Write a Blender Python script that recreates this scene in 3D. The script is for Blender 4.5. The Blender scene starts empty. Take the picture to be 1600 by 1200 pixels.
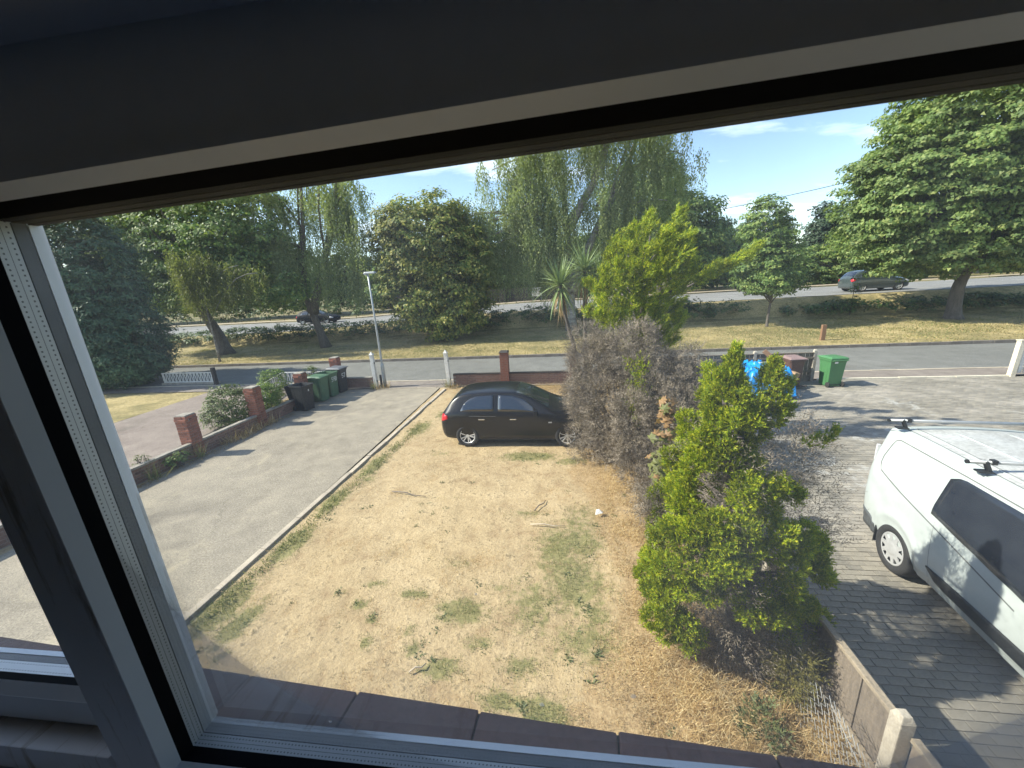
import bpy, bmesh, math, random
import numpy as np
from mathutils import Vector, Matrix
R = math.radians
random.seed(7)
scene = bpy.context.scene
col = scene.collection

# ------------------------------------------------------------------ camera
H = 4.3                                             # eye height above the drive
PITCH, ROLL, YAW = R(15.1), R(3.3), R(8.0)
fwd = Vector((-math.sin(YAW)*math.cos(PITCH), math.cos(YAW)*math.cos(PITCH), -math.sin(PITCH)))
right0 = Vector((math.cos(YAW), math.sin(YAW), 0))
up0 = right0.cross(fwd)
rightv = right0*math.cos(ROLL) - up0*math.sin(ROLL)
upv = up0*math.cos(ROLL) + right0*math.sin(ROLL)
cam_d = bpy.data.cameras.new('camera')
cam = bpy.data.objects.new('camera', cam_d); col.objects.link(cam)
m = Matrix((rightv, upv, -fwd)).transposed().to_4x4(); m.translation = Vector((0, 0, H))
cam.matrix_world = m
cam_d.sensor_width = 36.0; cam_d.lens = 36.0*601/1600
cam_d.clip_start = 0.03; cam_d.clip_end = 3000
cam_d.dof.use_dof = True; cam_d.dof.focus_distance = 10.0; cam_d.dof.aperture_fstop = 13.0
scene.camera = cam

# ------------------------------------------------------------------ world, sun, exposure
SUN_EL = R(40.0)
sd = Vector((math.cos(SUN_EL)*0.992, math.cos(SUN_EL)*0.125, -math.sin(SUN_EL)))     # way the light travels
world = bpy.data.worlds.new('World'); scene.world = world; world.use_nodes = True
wt = world.node_tree; wn = wt.nodes; wl = wt.links
wn.clear()
def N(t, typ, **kw):
    n = t.nodes.new(typ)
    for k, v in kw.items(): setattr(n, k, v)
    return n
wo = N(wt, 'ShaderNodeOutputWorld'); wb = N(wt, 'ShaderNodeBackground')
sky = N(wt, 'ShaderNodeTexSky', sky_type='NISHITA', sun_disc=False, sun_elevation=SUN_EL,
        sun_rotation=math.atan2(-sd.x, -sd.y) % (2*math.pi), altitude=0.0, air_density=1.0, dust_density=0.6, ozone_density=1.6)
tc = N(wt, 'ShaderNodeTexCoord'); sep = N(wt, 'ShaderNodeSeparateXYZ')
wl.new(tc.outputs['Generated'], sep.inputs[0])
def wmath(op, a, b=None):
    n = N(wt, 'ShaderNodeMath', operation=op)
    for i, v in enumerate((a, b)):
        if v is None: continue
        if isinstance(v, (int, float)): n.inputs[i].default_value = v
        else: wl.new(v, n.inputs[i])
    return n.outputs[0]
den = wmath('ADD', wmath('MAXIMUM', sep.outputs['Z'], 0.0), 0.16)
comb = N(wt, 'ShaderNodeCombineXYZ')
wl.new(wmath('DIVIDE', sep.outputs['X'], den), comb.inputs[0]); wl.new(wmath('DIVIDE', sep.outputs['Y'], den), comb.inputs[1])
cn = N(wt, 'ShaderNodeTexNoise'); cn.inputs['Scale'].default_value = 1.15; cn.inputs['Detail'].default_value = 8; cn.inputs['Roughness'].default_value = 0.6
mp = N(wt, 'ShaderNodeMapping'); mp.inputs['Location'].default_value = (3.1, 7.7, 0); mp.inputs['Scale'].default_value = (0.75, 1.5, 1)
wl.new(comb.outputs[0], mp.inputs[0]); wl.new(mp.outputs[0], cn.inputs['Vector'])
cr = N(wt, 'ShaderNodeValToRGB'); cr.color_ramp.elements[0].position = 0.53; cr.color_ramp.elements[1].position = 0.76
wl.new(cn.outputs['Fac'], cr.inputs[0])
mixc = N(wt, 'ShaderNodeMix', data_type='RGBA'); mixc.inputs['B'].default_value = (8.2, 8.6, 9.2, 1)
wl.new(wmath('MULTIPLY', cr.outputs['Color'], 0.85), mixc.inputs['Factor']); wl.new(sky.outputs[0], mixc.inputs['A'])
wl.new(mixc.outputs['Result'], wb.inputs['Color']); wb.inputs['Strength'].default_value = 0.15
wl.new(wb.outputs[0], wo.inputs[0])

sun_d = bpy.data.lights.new('sun', 'SUN'); sun_d.energy = 5.0; sun_d.angle = R(0.55); sun_d.color = (1.0, 0.93, 0.80)
sun = bpy.data.objects.new('sun', sun_d); col.objects.link(sun)
sun.rotation_euler = sd.to_track_quat('-Z', 'Y').to_euler(); sun.location = (-20, -4, 20)
scene.view_settings.view_transform = 'Standard'; scene.view_settings.look = 'None'
scene.view_settings.gamma = 1.0; scene.view_settings.use_curve_mapping = False
scene.view_settings.exposure = 0.92
scene.render.engine = 'CYCLES'
scene.cycles.max_bounces = 7; scene.cycles.transparent_max_bounces = 12; scene.cycles.diffuse_bounces = 5
scene.cycles.caustics_reflective = False; scene.cycles.caustics_refractive = False

# ------------------------------------------------------------------ helpers
def tag(o, label=None, cat=None, group=None, kind=None):
    for k, v in (('label', label), ('category', cat), ('group', group), ('kind', kind)):
        if v: o[k] = v
    return o
def link(o, parent=None):
    col.objects.link(o)
    if parent is not None: o.parent = parent
    return o
def empty(name, loc=(0, 0, 0), rz=0.0, parent=None):
    o = bpy.data.objects.new(name, None); o.empty_display_size = 0.2
    o.location = loc; o.rotation_euler = (0, 0, rz)
    return link(o, parent)
def thing(name, label, cat, loc=(0, 0, 0), rz=0.0, group=None):
    return tag(empty(name, loc, rz), label, cat, group)
def setmats(me, mats):
    for x in (mats if isinstance(mats, (list, tuple)) else [mats]): me.materials.append(x)
def arr_mesh(name, V, F, mats, smooth=False):
    """V (n,3) array, F (k,3|4) int array"""
    me = bpy.data.meshes.new(name)
    V = np.asarray(V, np.float32).reshape(-1, 3); F = np.asarray(F, np.int32); k = F.shape[1]
    me.vertices.add(len(V)); me.vertices.foreach_set('co', V.ravel())
    me.loops.add(F.size); me.loops.foreach_set('vertex_index', F.ravel())
    me.polygons.add(len(F)); me.polygons.foreach_set('loop_start', np.arange(0, F.size, k, dtype=np.int32))
    me.polygons.foreach_set('use_smooth', np.full(len(F), bool(smooth)))
    setmats(me, mats); me.update(calc_edges=True)
    return me
def arr_obj(name, V, F, mats, parent=None, smooth=False):
    return link(bpy.data.objects.new(name, arr_mesh(name, V, F, mats, smooth)), parent)
def soup(name, Q, mat, parent=None):
    """Q (n,k,3): loose polygons"""
    Q = np.asarray(Q, np.float32); n, k = Q.shape[:2]
    return arr_obj(name, Q.reshape(-1, 3), np.arange(n*k).reshape(n, k), mat, parent)
class MB:
    """collects shapes for one mesh object"""
    def __init__(s): s.v = []; s.f = []; s.mi = []; s.m = 0
    def add(s, vs, fs):
        b = len(s.v); s.v += [tuple(v) for v in vs]; s.f += [tuple(b+i for i in f) for f in fs]; s.mi += [s.m]*len(fs)
        return s
    def box(s, c, d, rz=0.0, M=None, taper=1.0):
        x, y, z = d[0]/2, d[1]/2, d[2]/2
        vs = [(-x, -y, -z), (x, -y, -z), (x, y, -z), (-x, y, -z)] + [(a*taper, b*taper, z) for a, b in ((-x, -y), (x, -y), (x, y), (-x, y))]
        mt = Matrix.Translation(c) @ (M if M is not None else Matrix.Rotation(rz, 4, 'Z'))
        return s.add([mt @ Vector(v) for v in vs], [(3, 2, 1, 0), (4, 5, 6, 7), (0, 1, 5, 4), (1, 2, 6, 5), (2, 3, 7, 6), (3, 0, 4, 7)])
    def span(s, a, b): # box from corner a to corner b
        return s.box([(a[i]+b[i])/2 for i in range(3)], [abs(b[i]-a[i]) for i in range(3)])
    def tube(s, pts, rad, n=6, cap=True):
        pts = [Vector(p) for p in pts]; rs = rad if isinstance(rad, (list, tuple)) else [rad]*len(pts)
        vs = []; prev = None
        for i, p in enumerate(pts):
            t = (pts[min(i+1, len(pts)-1)] - pts[max(i-1, 0)]).normalized()
            if prev is None:
                a = t.orthogonal().normalized()
            else:
                a = (prev - t*prev.dot(t));  a = a.normalized() if a.length > 1e-6 else t.orthogonal().normalized()
            prev = a; b = t.cross(a)
            for k in range(n):
                an = 2*math.pi*k/n; vs.append(p + (a*math.cos(an) + b*math.sin(an))*rs[i])
        fs = []
        for i in range(len(pts)-1):
            for k in range(n):
                k2 = (k+1) % n; fs.append((i*n+k, i*n+k2, (i+1)*n+k2, (i+1)*n+k))
        if cap: fs += [tuple(range(n))[::-1], tuple(range((len(pts)-1)*n, len(pts)*n))]
        return s.add(vs, fs)
    def lathe(s, prof, n=24, M=None, closed=False):
        """profile [(r,z)] about local Z"""
        M = M or Matrix.Identity(4); vs = []; k = len(prof)
        for j in range(n):
            a = 2*math.pi*j/n
            vs += [M @ Vector((r*math.cos(a), r*math.sin(a), z)) for r, z in prof]
        fs = []
        for j in range(n):
            j2 = (j+1) % n
            for i in range(k if closed else k-1):
                i2 = (i+1) % k; fs.append((j*k+i, j2*k+i, j2*k+i2, j*k+i2))
        return s.add(vs, fs)
    def prism(s, poly, h, M=None):
        """polygon [(x,y)] extruded along local z by h"""
        M = M or Matrix.Identity(4); n = len(poly)
        vs = [M @ Vector((x, y, 0)) for x, y in poly] + [M @ Vector((x, y, h)) for x, y in poly]
        return s.add(vs, [tuple(range(n))[::-1], tuple(range(n, 2*n))] + [(i, (i+1) % n, n+(i+1) % n, n+i) for i in range(n)])
    def mesh(s, name, mats, smooth=False, bevel=0.0):
        me = bpy.data.meshes.new(name); me.from_pydata(s.v, [], s.f); setmats(me, mats)
        if any(s.mi): me.polygons.foreach_set('material_index', s.mi)
        bm = bmesh.new(); bm.from_mesh(me); bmesh.ops.recalc_face_normals(bm, faces=bm.faces)
        if bevel: bmesh.ops.bevel(bm, geom=list(bm.edges), offset=bevel, segments=2, profile=0.6, affect='EDGES', clamp_overlap=True)
        bm.to_mesh(me); bm.free()
        if smooth: me.polygons.foreach_set('use_smooth', [True]*len(me.polygons))
        me.update(); return me
    def build(s, name, mats, parent=None, smooth=False, bevel=0.0):
        return link(bpy.data.objects.new(name, s.mesh(name, mats, smooth, bevel)), parent)

def unit(a): return a/np.maximum(np.linalg.norm(a, axis=-1, keepdims=True), 1e-9)
def hash2(ix, iy, seed):
    h = np.sin(ix*127.1 + iy*311.7 + seed*74.7)*43758.5453
    return h - np.floor(h)
def vnoise(x, y, sc, seed=0):
    x = np.asarray(x)*sc; y = np.asarray(y)*sc; ix = np.floor(x); iy = np.floor(y); fx = x-ix; fy = y-iy
    fx = fx*fx*(3-2*fx); fy = fy*fy*(3-2*fy)
    a = hash2(ix, iy, seed); b = hash2(ix+1, iy, seed); c = hash2(ix, iy+1, seed); d = hash2(ix+1, iy+1, seed)
    return (a*(1-fx)+b*fx)*(1-fy) + (c*(1-fx)+d*fx)*fy
def fbm(x, y, sc, seed=0):
    return 0.5*vnoise(x, y, sc, seed) + 0.3*vnoise(x, y, sc*2.1, seed+1) + 0.2*vnoise(x, y, sc*4.3, seed+2)
def sstep(a, b, x):
    t = np.clip((np.asarray(x, float)-a)/(b-a), 0, 1); return t*t*(3-2*t)

# ------------------------------------------------------------------ materials
def newmat(name):
    mt = bpy.data.materials.new(name); mt.use_nodes = True
    return mt, mt.node_tree, mt.node_tree.nodes['Principled BSDF']
def nmath(t, op, a, b=None, c=None):
    n = N(t, 'ShaderNodeMath', operation=op)
    for i, v in enumerate((a, b, c)):
        if v is None: continue
        if isinstance(v, (int, float)): n.inputs[i].default_value = v
        else: t.links.new(v, n.inputs[i])
    return n.outputs[0]
def noise(t, scale, detail=4, rough=0.6, vec=None, stretch=None, dist=0.0):
    n = N(t, 'ShaderNodeTexNoise'); n.inputs['Scale'].default_value = scale; n.inputs['Detail'].default_value = detail
    n.inputs['Roughness'].default_value = rough; n.inputs['Distortion'].default_value = dist
    if vec is None: vec = N(t, 'ShaderNodeTexCoord').outputs['Object']
    if stretch:
        mpn = N(t, 'ShaderNodeMapping'); mpn.inputs['Scale'].default_value = stretch; t.links.new(vec, mpn.inputs[0]); vec = mpn.outputs[0]
    t.links.new(vec, n.inputs['Vector']); return n.outputs['Fac']
def ramp(t, fac, stops):
    r = N(t, 'ShaderNodeValToRGB'); e = r.color_ramp.elements
    while len(e) < len(stops): e.new(0.5)
    for i, (p, c) in enumerate(stops):
        e[i].position = p; e[i].color = (*c, 1) if len(c) == 3 else c
    t.links.new(fac, r.inputs[0]); return r.outputs[0]
def mixcol(t, fac, a, b, blend='MIX'):
    mx = N(t, 'ShaderNodeMix', data_type='RGBA', blend_type=blend)
    for k, v in (('Factor', fac), ('A', a), ('B', b)):
        if isinstance(v, (int, float)): mx.inputs[k].default_value = v
        elif isinstance(v, tuple): mx.inputs[k].default_value = (*v, 1)
        else: t.links.new(v, mx.inputs[k])
    return mx.outputs['Result']
def bump(t, p, h, strength, dist=0.01):
    b = N(t, 'ShaderNodeBump'); b.inputs['Strength'].default_value = strength; b.inputs['Distance'].default_value = dist
    t.links.new(h, b.inputs['Height']); t.links.new(b.outputs[0], p.inputs['Normal'])
def smat(name, c1, c2=None, scale=6.0, rough=0.7, metal=0.0, bmp=0.0, bscale=60.0, spec=0.5, stretch=None, coat=0.0, fine=None, objrand=0.0):
    """two-tone noisy surface with a fine grain and small relief"""
    mt, t, p = newmat(name); c2 = c2 or tuple(x*0.8 for x in c1)
    f = noise(t, scale, 6, 0.62, stretch=stretch)
    cc = ramp(t, f, [(0.32, c2), (0.68, c1)])
    if fine:
        g = noise(t, fine, 3, 0.7)
        cc = mixcol(t, 0.55, cc, ramp(t, g, [(0.3, (0.55,)*3), (0.7, (1.35,)*3)]), 'MULTIPLY')
    if objrand:
        oi = N(t, 'ShaderNodeObjectInfo')
        cc = mixcol(t, 1.0, cc, ramp(t, oi.outputs['Random'], [(0.0, (1-objrand,)*3), (1.0, (1+objrand, 1+objrand*0.9, 1+objrand*0.8))]), 'MULTIPLY')
    t.links.new(cc, p.inputs['Base Color'])
    p.inputs['Roughness'].default_value = rough; p.inputs['Metallic'].default_value = metal
    p.inputs['Specular IOR Level'].default_value = spec; p.inputs['Coat Weight'].default_value = coat; p.inputs['Coat Roughness'].default_value = 0.06
    if bmp: bump(t, p, noise(t, bscale, 5, 0.65), bmp)
    return mt
def leafmat(name, cols, trans=0.3, rough=0.55, nscale=0.6, namp=0.3, spec=0.35):
    mt, t, p = newmat(name)
    g = N(t, 'ShaderNodeNewGeometry'); k = len(cols)
    cc = ramp(t, g.outputs['Random Per Island'], [(i/max(k-1, 1), c) for i, c in enumerate(cols)])
    nz = noise(t, nscale, 3, 0.5)
    cc = mixcol(t, 1.0, cc, ramp(t, nz, [(0.3, (1-namp,)*3), (0.7, (1+namp, 1+namp*0.9, 1+namp*0.3))]), 'MULTIPLY')
    t.links.new(cc, p.inputs['Base Color']); p.inputs['Roughness'].default_value = rough; p.inputs['Specular IOR Level'].default_value = spec
    tr = N(t, 'ShaderNodeBsdfTranslucent'); t.links.new(mixcol(t, 1.0, cc, (1.15, 1.2, 0.6), 'MULTIPLY'), tr.inputs[0])
    ms = N(t, 'ShaderNodeMixShader'); ms.inputs[0].default_value = trans
    t.links.new(p.outputs[0], ms.inputs[1]); t.links.new(tr.outputs[0], ms.inputs[2])
    t.links.new(ms.outputs[0], t.nodes['Material Output'].inputs[0])
    return mt
M = {}
M['upvc'] = smat('white_upvc', (0.83, 0.86, 0.88), (0.76, 0.79, 0.81), 5, 0.35, spec=0.5)
M['rubber'] = smat('black_rubber', (0.006, 0.006, 0.007), (0.004, 0.004, 0.005), 20, 0.8, spec=0.08)
M['dark_seal'] = smat('dark_frame_rebate', (0.10, 0.105, 0.11), (0.06, 0.065, 0.07), 12, 0.5)
M['plaster'] = smat('plaster', (0.60, 0.60, 0.63), (0.54, 0.54, 0.57), 2, 0.9, bmp=0.1)
M['tile'] = smat('quarry_tile', (0.17, 0.088, 0.068), (0.125, 0.068, 0.056), 7, 0.6, bmp=0.15, bscale=40, fine=80, objrand=0.12, spec=0.3)
M['grout'] = smat('grout', (0.06, 0.06, 0.058), None, 30, 0.9)
M['brick'] = smat('red_brick', (0.30, 0.115, 0.075), (0.20, 0.085, 0.06), 9, 0.85, bmp=0.4, bscale=50, fine=35, objrand=0.28)
M['brick2'] = smat('weathered_brick', (0.24, 0.135, 0.105), (0.15, 0.085, 0.07), 8, 0.88, bmp=0.4, bscale=50, fine=35, objrand=0.3)
M['mortar'] = smat('mortar', (0.27, 0.24, 0.20), (0.19, 0.17, 0.15), 14, 0.95, bmp=0.3)
M['coping'] = smat('coping_concrete', (0.36, 0.33, 0.28), (0.22, 0.20, 0.17), 6, 0.9, bmp=0.4, fine=60)
M['concrete'] = smat('edging_concrete', (0.47, 0.41, 0.32), (0.35, 0.305, 0.24), 7, 0.9, bmp=0.4, fine=70, objrand=0.12)
M['kerbc'] = smat('kerb_concrete', (0.22, 0.19, 0.16), (0.14, 0.12, 0.10), 5, 0.9, bmp=0.3, objrand=0.15)
M['post_concrete'] = smat('post_concrete', (0.50, 0.45, 0.37), (0.38, 0.34, 0.28), 8, 0.9, bmp=0.5, fine=60)
M['wood_grey'] = smat('weathered_fence_wood', (0.25, 0.205, 0.16), (0.155, 0.13, 0.105), 5, 0.85, bmp=0.4, bscale=30, stretch=(6, 6, 0.6), fine=50, objrand=0.2)
M['wood_dull'] = smat('dull_rail_wood', (0.23, 0.19, 0.15), (0.15, 0.127, 0.10), 5, 0.85, bmp=0.4, bscale=30, stretch=(0.8, 6, 6), fine=50)
M['wood_rail'] = smat('weathered_rail_wood', (0.36, 0.30, 0.22), (0.24, 0.20, 0.15), 5, 0.85, bmp=0.4, bscale=30, stretch=(6, 0.8, 6), fine=50)
M['wood_brown'] = smat('brown_timber', (0.27, 0.155, 0.085), (0.19, 0.11, 0.065), 6, 0.8, stretch=(5, 1, 5), objrand=0.15)
M['wood_dark'] = smat('dark_timber', (0.055, 0.048, 0.042), (0.035, 0.03, 0.028), 6, 0.8)
M['paint_white'] = smat('white_painted_wood', (0.74, 0.73, 0.69), (0.55, 0.53, 0.48), 7, 0.6, fine=30)
M['paint_cream'] = smat('cream_painted_wood', (0.72, 0.66, 0.52), (0.6, 0.54, 0.42), 7, 0.6, fine=30)
M['galv'] = smat('galvanised_steel', (0.42, 0.44, 0.45), (0.33, 0.35, 0.36), 6, 0.45, 0.55)
M['wire'] = smat('galvanised_wire', (0.62, 0.63, 0.62), None, 9, 0.4, 0.5)
M['bin_green'] = smat('green_plastic', (0.075, 0.215, 0.085), (0.06, 0.175, 0.07), 4, 0.42, bmp=0.05)
M['bin_green2'] = smat('sage_green_plastic', (0.075, 0.15, 0.085), (0.06, 0.125, 0.07), 4, 0.5)
M['bin_black'] = smat('black_plastic', (0.022, 0.024, 0.028), (0.014, 0.016, 0.02), 4, 0.5)
M['bin_grey'] = smat('grey_lid_plastic', (0.13, 0.14, 0.155), None, 4, 0.5)
M['bin_brown'] = smat('brown_plastic', (0.115, 0.062, 0.048), (0.085, 0.046, 0.036), 4, 0.55)
M['bin_brown_lid'] = smat('faded_brown_plastic', (0.27, 0.185, 0.175), None, 4, 0.6)
M['white_mark'] = smat('white_paint_mark', (0.78, 0.78, 0.76), None, 9, 0.6)
M['tarp'] = smat('blue_tarpaulin', (0.015, 0.30, 0.70), (0.012, 0.22, 0.60), 5, 0.32, bmp=0.6, bscale=14)
M['card'] = smat('cardboard', (0.40, 0.27, 0.16), None, 5, 0.85)
M['bag'] = smat('blue_patterned_bag', (0.5, 0.56, 0.62), (0.05, 0.10, 0.22), 18, 0.5)
M['litter'] = smat('white_litter', (0.8, 0.8, 0.8), None, 9, 0.7)
M['black_paint'] = smat('black_car_paint', (0.0095, 0.0085, 0.009), (0.0075, 0.007, 0.0075), 3, 0.3, coat=0.45, spec=0.3)
M['grey_paint'] = smat('teal_grey_car_paint', (0.075, 0.10, 0.105), None, 3, 0.3, 0.3, coat=1.0)
M['dark_paint'] = smat('dark_blue_car_paint', (0.012, 0.014, 0.02), None, 3, 0.6, spec=0.15)
M['van_paint'] = smat('white_van_paint', (0.50, 0.55, 0.545), (0.43, 0.475, 0.468), 4.5, 0.33, coat=0.3)
M['van_roof'] = smat('grimy_white_van_paint', (0.50, 0.51, 0.50), (0.37, 0.37, 0.35), 3.2, 0.5, coat=0.1, fine=22)
M['glass_dark'] = smat('dark_car_glass', (0.012, 0.015, 0.02), None, 3, 0.03, spec=1.0, coat=1.0)
M['glass_screen'] = smat('windscreen_glass', (0.035, 0.045, 0.042), (0.02, 0.025, 0.024), 3, 0.05, spec=0.8)
M['glass_tint'] = smat('tinted_van_glass', (0.028, 0.034, 0.045), (0.016, 0.02, 0.03), 3.5, 0.12, spec=0.6)
M['seam'] = smat('panel_gap', (0.02, 0.02, 0.02), None, 9, 0.8)
M['seam_grey'] = smat('van_panel_gap', (0.16, 0.17, 0.17), None, 9, 0.8)
M['trim_black'] = smat('black_trim', (0.02, 0.022, 0.024), None, 9, 0.55)
M['trim_grey'] = smat('grey_bumper_plastic', (0.085, 0.095, 0.10), (0.065, 0.07, 0.075), 9, 0.6)
M['tyre'] = smat('tyre_rubber', (0.03, 0.03, 0.031), (0.02, 0.02, 0.021), 15, 0.8)
M['alloy'] = smat('alloy_rim', (0.72, 0.72, 0.72), None, 9, 0.4, 0.25)
M['hubcap'] = smat('silver_hubcap', (0.52, 0.53, 0.54), None, 9, 0.4, 0.3)
M['chrome'] = smat('chrome', (0.75, 0.75, 0.75), None, 9, 0.15, 0.9)
M['tail_red'] = smat('red_tail_lamp', (0.55, 0.02, 0.03), None, 9, 0.15)
M['lens'] = smat('clear_lamp_lens', (0.6, 0.6, 0.62), None, 9, 0.1)
M['plate_y'] = smat('yellow_plate', (0.75, 0.6, 0.1), None, 9, 0.4)
M['bark'] = smat('bark', (0.16, 0.138, 0.115), (0.085, 0.072, 0.06), 4, 0.95, bmp=0.8, bscale=14, stretch=(2, 2, 0.5))
M['bark_birch'] = smat('birch_bark', (0.40, 0.38, 0.34), (0.09, 0.08, 0.07), 2.2, 0.85, bmp=0.5, bscale=14, stretch=(1, 1, 2.2))
M['twig'] = smat('dead_twig', (0.17, 0.145, 0.128), (0.11, 0.095, 0.085), 5, 0.9)
M['stick'] = smat('bleached_stick', (0.5, 0.42, 0.32), None, 9, 0.9)
M['leyland'] = leafmat('leyland_leaf', [(0.037, 0.079, 0.044), (0.059, 0.114, 0.061), (0.085, 0.146, 0.078)], 0.12)
M['oak'] = leafmat('broad_leaf', [(0.083, 0.146, 0.051), (0.128, 0.214, 0.070), (0.194, 0.283, 0.083), (0.310, 0.369, 0.116)], 0.42)
M['maple'] = leafmat('maple_leaf', [(0.098, 0.163, 0.057), (0.146, 0.227, 0.073), (0.211, 0.293, 0.098), (0.309, 0.357, 0.130)], 0.42)
M['chestnut'] = leafmat('chestnut_leaf', [(0.072, 0.122, 0.037), (0.122, 0.180, 0.050), (0.274, 0.295, 0.079), (0.490, 0.446, 0.158)], 0.42, namp=0.45)
M['birch'] = leafmat('birch_leaf', [(0.158, 0.213, 0.103), (0.237, 0.293, 0.142), (0.331, 0.380, 0.198)], 0.45)
M['birch_pale'] = leafmat('pale_birch_leaf', [(0.11, 0.14, 0.05), (0.16, 0.19, 0.075), (0.22, 0.24, 0.10)], 0.45)
M['dkconifer'] = leafmat('dark_conifer_leaf', [(0.029, 0.058, 0.034), (0.052, 0.085, 0.046)], 0.12)
M['hedge'] = leafmat('hedge_leaf', [(0.033, 0.070, 0.026), (0.066, 0.119, 0.035), (0.117, 0.165, 0.048)], 0.2)
M['bushy'] = leafmat('light_bush_leaf', [(0.08, 0.125, 0.035), (0.12, 0.165, 0.05), (0.18, 0.21, 0.08)], 0.3)
M['gold'] = leafmat('golden_conifer_leaf', [(0.085, 0.155, 0.012), (0.19, 0.285, 0.014), (0.33, 0.39, 0.016), (0.52, 0.50, 0.03)], 0.25, nscale=3.2, namp=0.4)
M['olive'] = leafmat('olive_sprig_leaf', [(0.15, 0.14, 0.04), (0.20, 0.18, 0.05), (0.12, 0.12, 0.05)], 0.25, nscale=5)
M['dead'] = leafmat('dead_sprig', [(0.13, 0.11, 0.094), (0.22, 0.188, 0.163), (0.33, 0.285, 0.25)], 0.08, 0.8, nscale=3, namp=0.3)
M['sap_green'] = leafmat('sapling_leaf', [(0.12, 0.14, 0.045), (0.17, 0.18, 0.065)], 0.3, nscale=8)
M['sap_brown'] = leafmat('scorched_leaf', [(0.22, 0.11, 0.055), (0.32, 0.19, 0.10), (0.26, 0.22, 0.10)], 0.25, nscale=8)
M['cordy'] = leafmat('sword_leaf', [(0.12, 0.19, 0.07), (0.19, 0.26, 0.11), (0.28, 0.33, 0.18)], 0.15, 0.35, nscale=3)
M['cordy_dead'] = leafmat('dry_sword_leaf', [(0.24, 0.16, 0.08), (0.34, 0.25, 0.13)], 0.15, nscale=3)
M['turf'] = leafmat('parched_turf_blade', [(0.25, 0.21, 0.095), (0.36, 0.295, 0.14), (0.46, 0.375, 0.19)], 0.2, 0.6, nscale=.6, namp=0.25)
M['straw'] = leafmat('dry_grass_blade', [(0.28, 0.185, 0.09), (0.42, 0.29, 0.145), (0.53, 0.40, 0.22), (0.64, 0.54, 0.36)], 0.2, 0.6, nscale=2.5, namp=0.22)
M['grassg'] = leafmat('green_grass_blade', [(0.10, 0.135, 0.045), (0.165, 0.20, 0.07), (0.31, 0.29, 0.13)], 0.25, 0.6, nscale=2.5, namp=0.25)
M['weed'] = leafmat('weed_leaf', [(0.085, 0.115, 0.05), (0.125, 0.15, 0.065), (0.18, 0.19, 0.085)], 0.25, 0.6, nscale=4)

# --- ground materials
def ground_mat(name, stops, s1, s2, s3, rough=0.92, bmp=0.5, bscale=30, stain=None, crack=None):
    mt, t, p = newmat(name)
    a = noise(t, s1, 5, 0.6); b = noise(t, s2, 6, 0.65); g = noise(t, s3, 2, 0.7)
    f = nmath(t, 'ADD', nmath(t, 'MULTIPLY', a, 0.5), nmath(t, 'MULTIPLY', b, 0.5))
    cc = ramp(t, f, stops)
    cc = mixcol(t, 0.8, cc, ramp(t, g, [(0.28, (0.5,)*3), (0.72, (1.45,)*3)]), 'MULTIPLY')
    if stain:
        sn = noise(t, stain[0], 5, 0.7, dist=0.6)
        cc = mixcol(t, ramp(t, sn, [(stain[2], (0, 0, 0)), (stain[3], (1, 1, 1))]), cc, stain[1])
    if crack:
        tcx = N(t, 'ShaderNodeTexCoord'); wv = N(t, 'ShaderNodeTexNoise'); wv.inputs['Scale'].default_value = 1.3; wv.inputs['Detail'].default_value = 5
        t.links.new(tcx.outputs['Object'], wv.inputs['Vector'])
        ad_ = N(t, 'ShaderNodeVectorMath', operation='MULTIPLY_ADD'); ad_.inputs[1].default_value = (0.9, 0.9, 0.0)
        t.links.new(wv.outputs['Color'], ad_.inputs[0]); t.links.new(tcx.outputs['Object'], ad_.inputs[2])
        vr = N(t, 'ShaderNodeTexVoronoi', feature='DISTANCE_TO_EDGE'); vr.inputs['Scale'].default_value = crack; t.links.new(ad_.outputs[0], vr.inputs['Vector'])
        ck = nmath(t, 'MULTIPLY', nmath(t, 'LESS_THAN', vr.outputs['Distance'], 0.003), ramp(t, noise(t, 0.6, 3, 0.6), [(0.46, (0, 0, 0)), (0.60, (0.4,)*3)]))
        cc = mixcol(t, ck, cc, (0.075, 0.07, 0.055))
        st2 = ramp(t, noise(t, 0.55, 4, 0.55, dist=0.5), [(0.60, (0, 0, 0)), (0.72, (0.45,)*3)])
        cc = mixcol(t, st2, cc, (0.12, 0.108, 0.09))
    t.links.new(cc, p.inputs['Base Color']); p.inputs['Roughness'].default_value = rough; p.inputs['Specular IOR Level'].default_value = 0.25
    h = nmath(t, 'ADD', nmath(t, 'MULTIPLY', noise(t, bscale, 5, 0.7), 1.0), nmath(t, 'MULTIPLY', g, 0.35))
    bump(t, p, h, bmp, 0.02)
    return mt
M['drive'] = ground_mat('worn_drive', [(0.36, (0.205, 0.18, 0.142)), (0.5, (0.275, 0.243, 0.19)), (0.64, (0.335, 0.295, 0.228))], 0.45, 2.6, 34, bmp=0.45, bscale=40, stain=(1.3, (0.39, 0.34, 0.245), 0.56, 0.75), crack=0.42)
M['drive2'] = ground_mat('pinkish_drive', [(0.36, (0.19, 0.155, 0.135)), (0.5, (0.235, 0.195, 0.17)), (0.64, (0.29, 0.245, 0.21))], 0.5, 2.2, 30, bmp=0.4, bscale=30, crack=0.4)
M['road'] = ground_mat('worn_asphalt', [(0.36, (0.135, 0.135, 0.125)), (0.5, (0.165, 0.165, 0.152)), (0.64, (0.20, 0.20, 0.185))], 0.25, 1.6, 22, bmp=0.3, bscale=30, crack=0.28)
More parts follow.
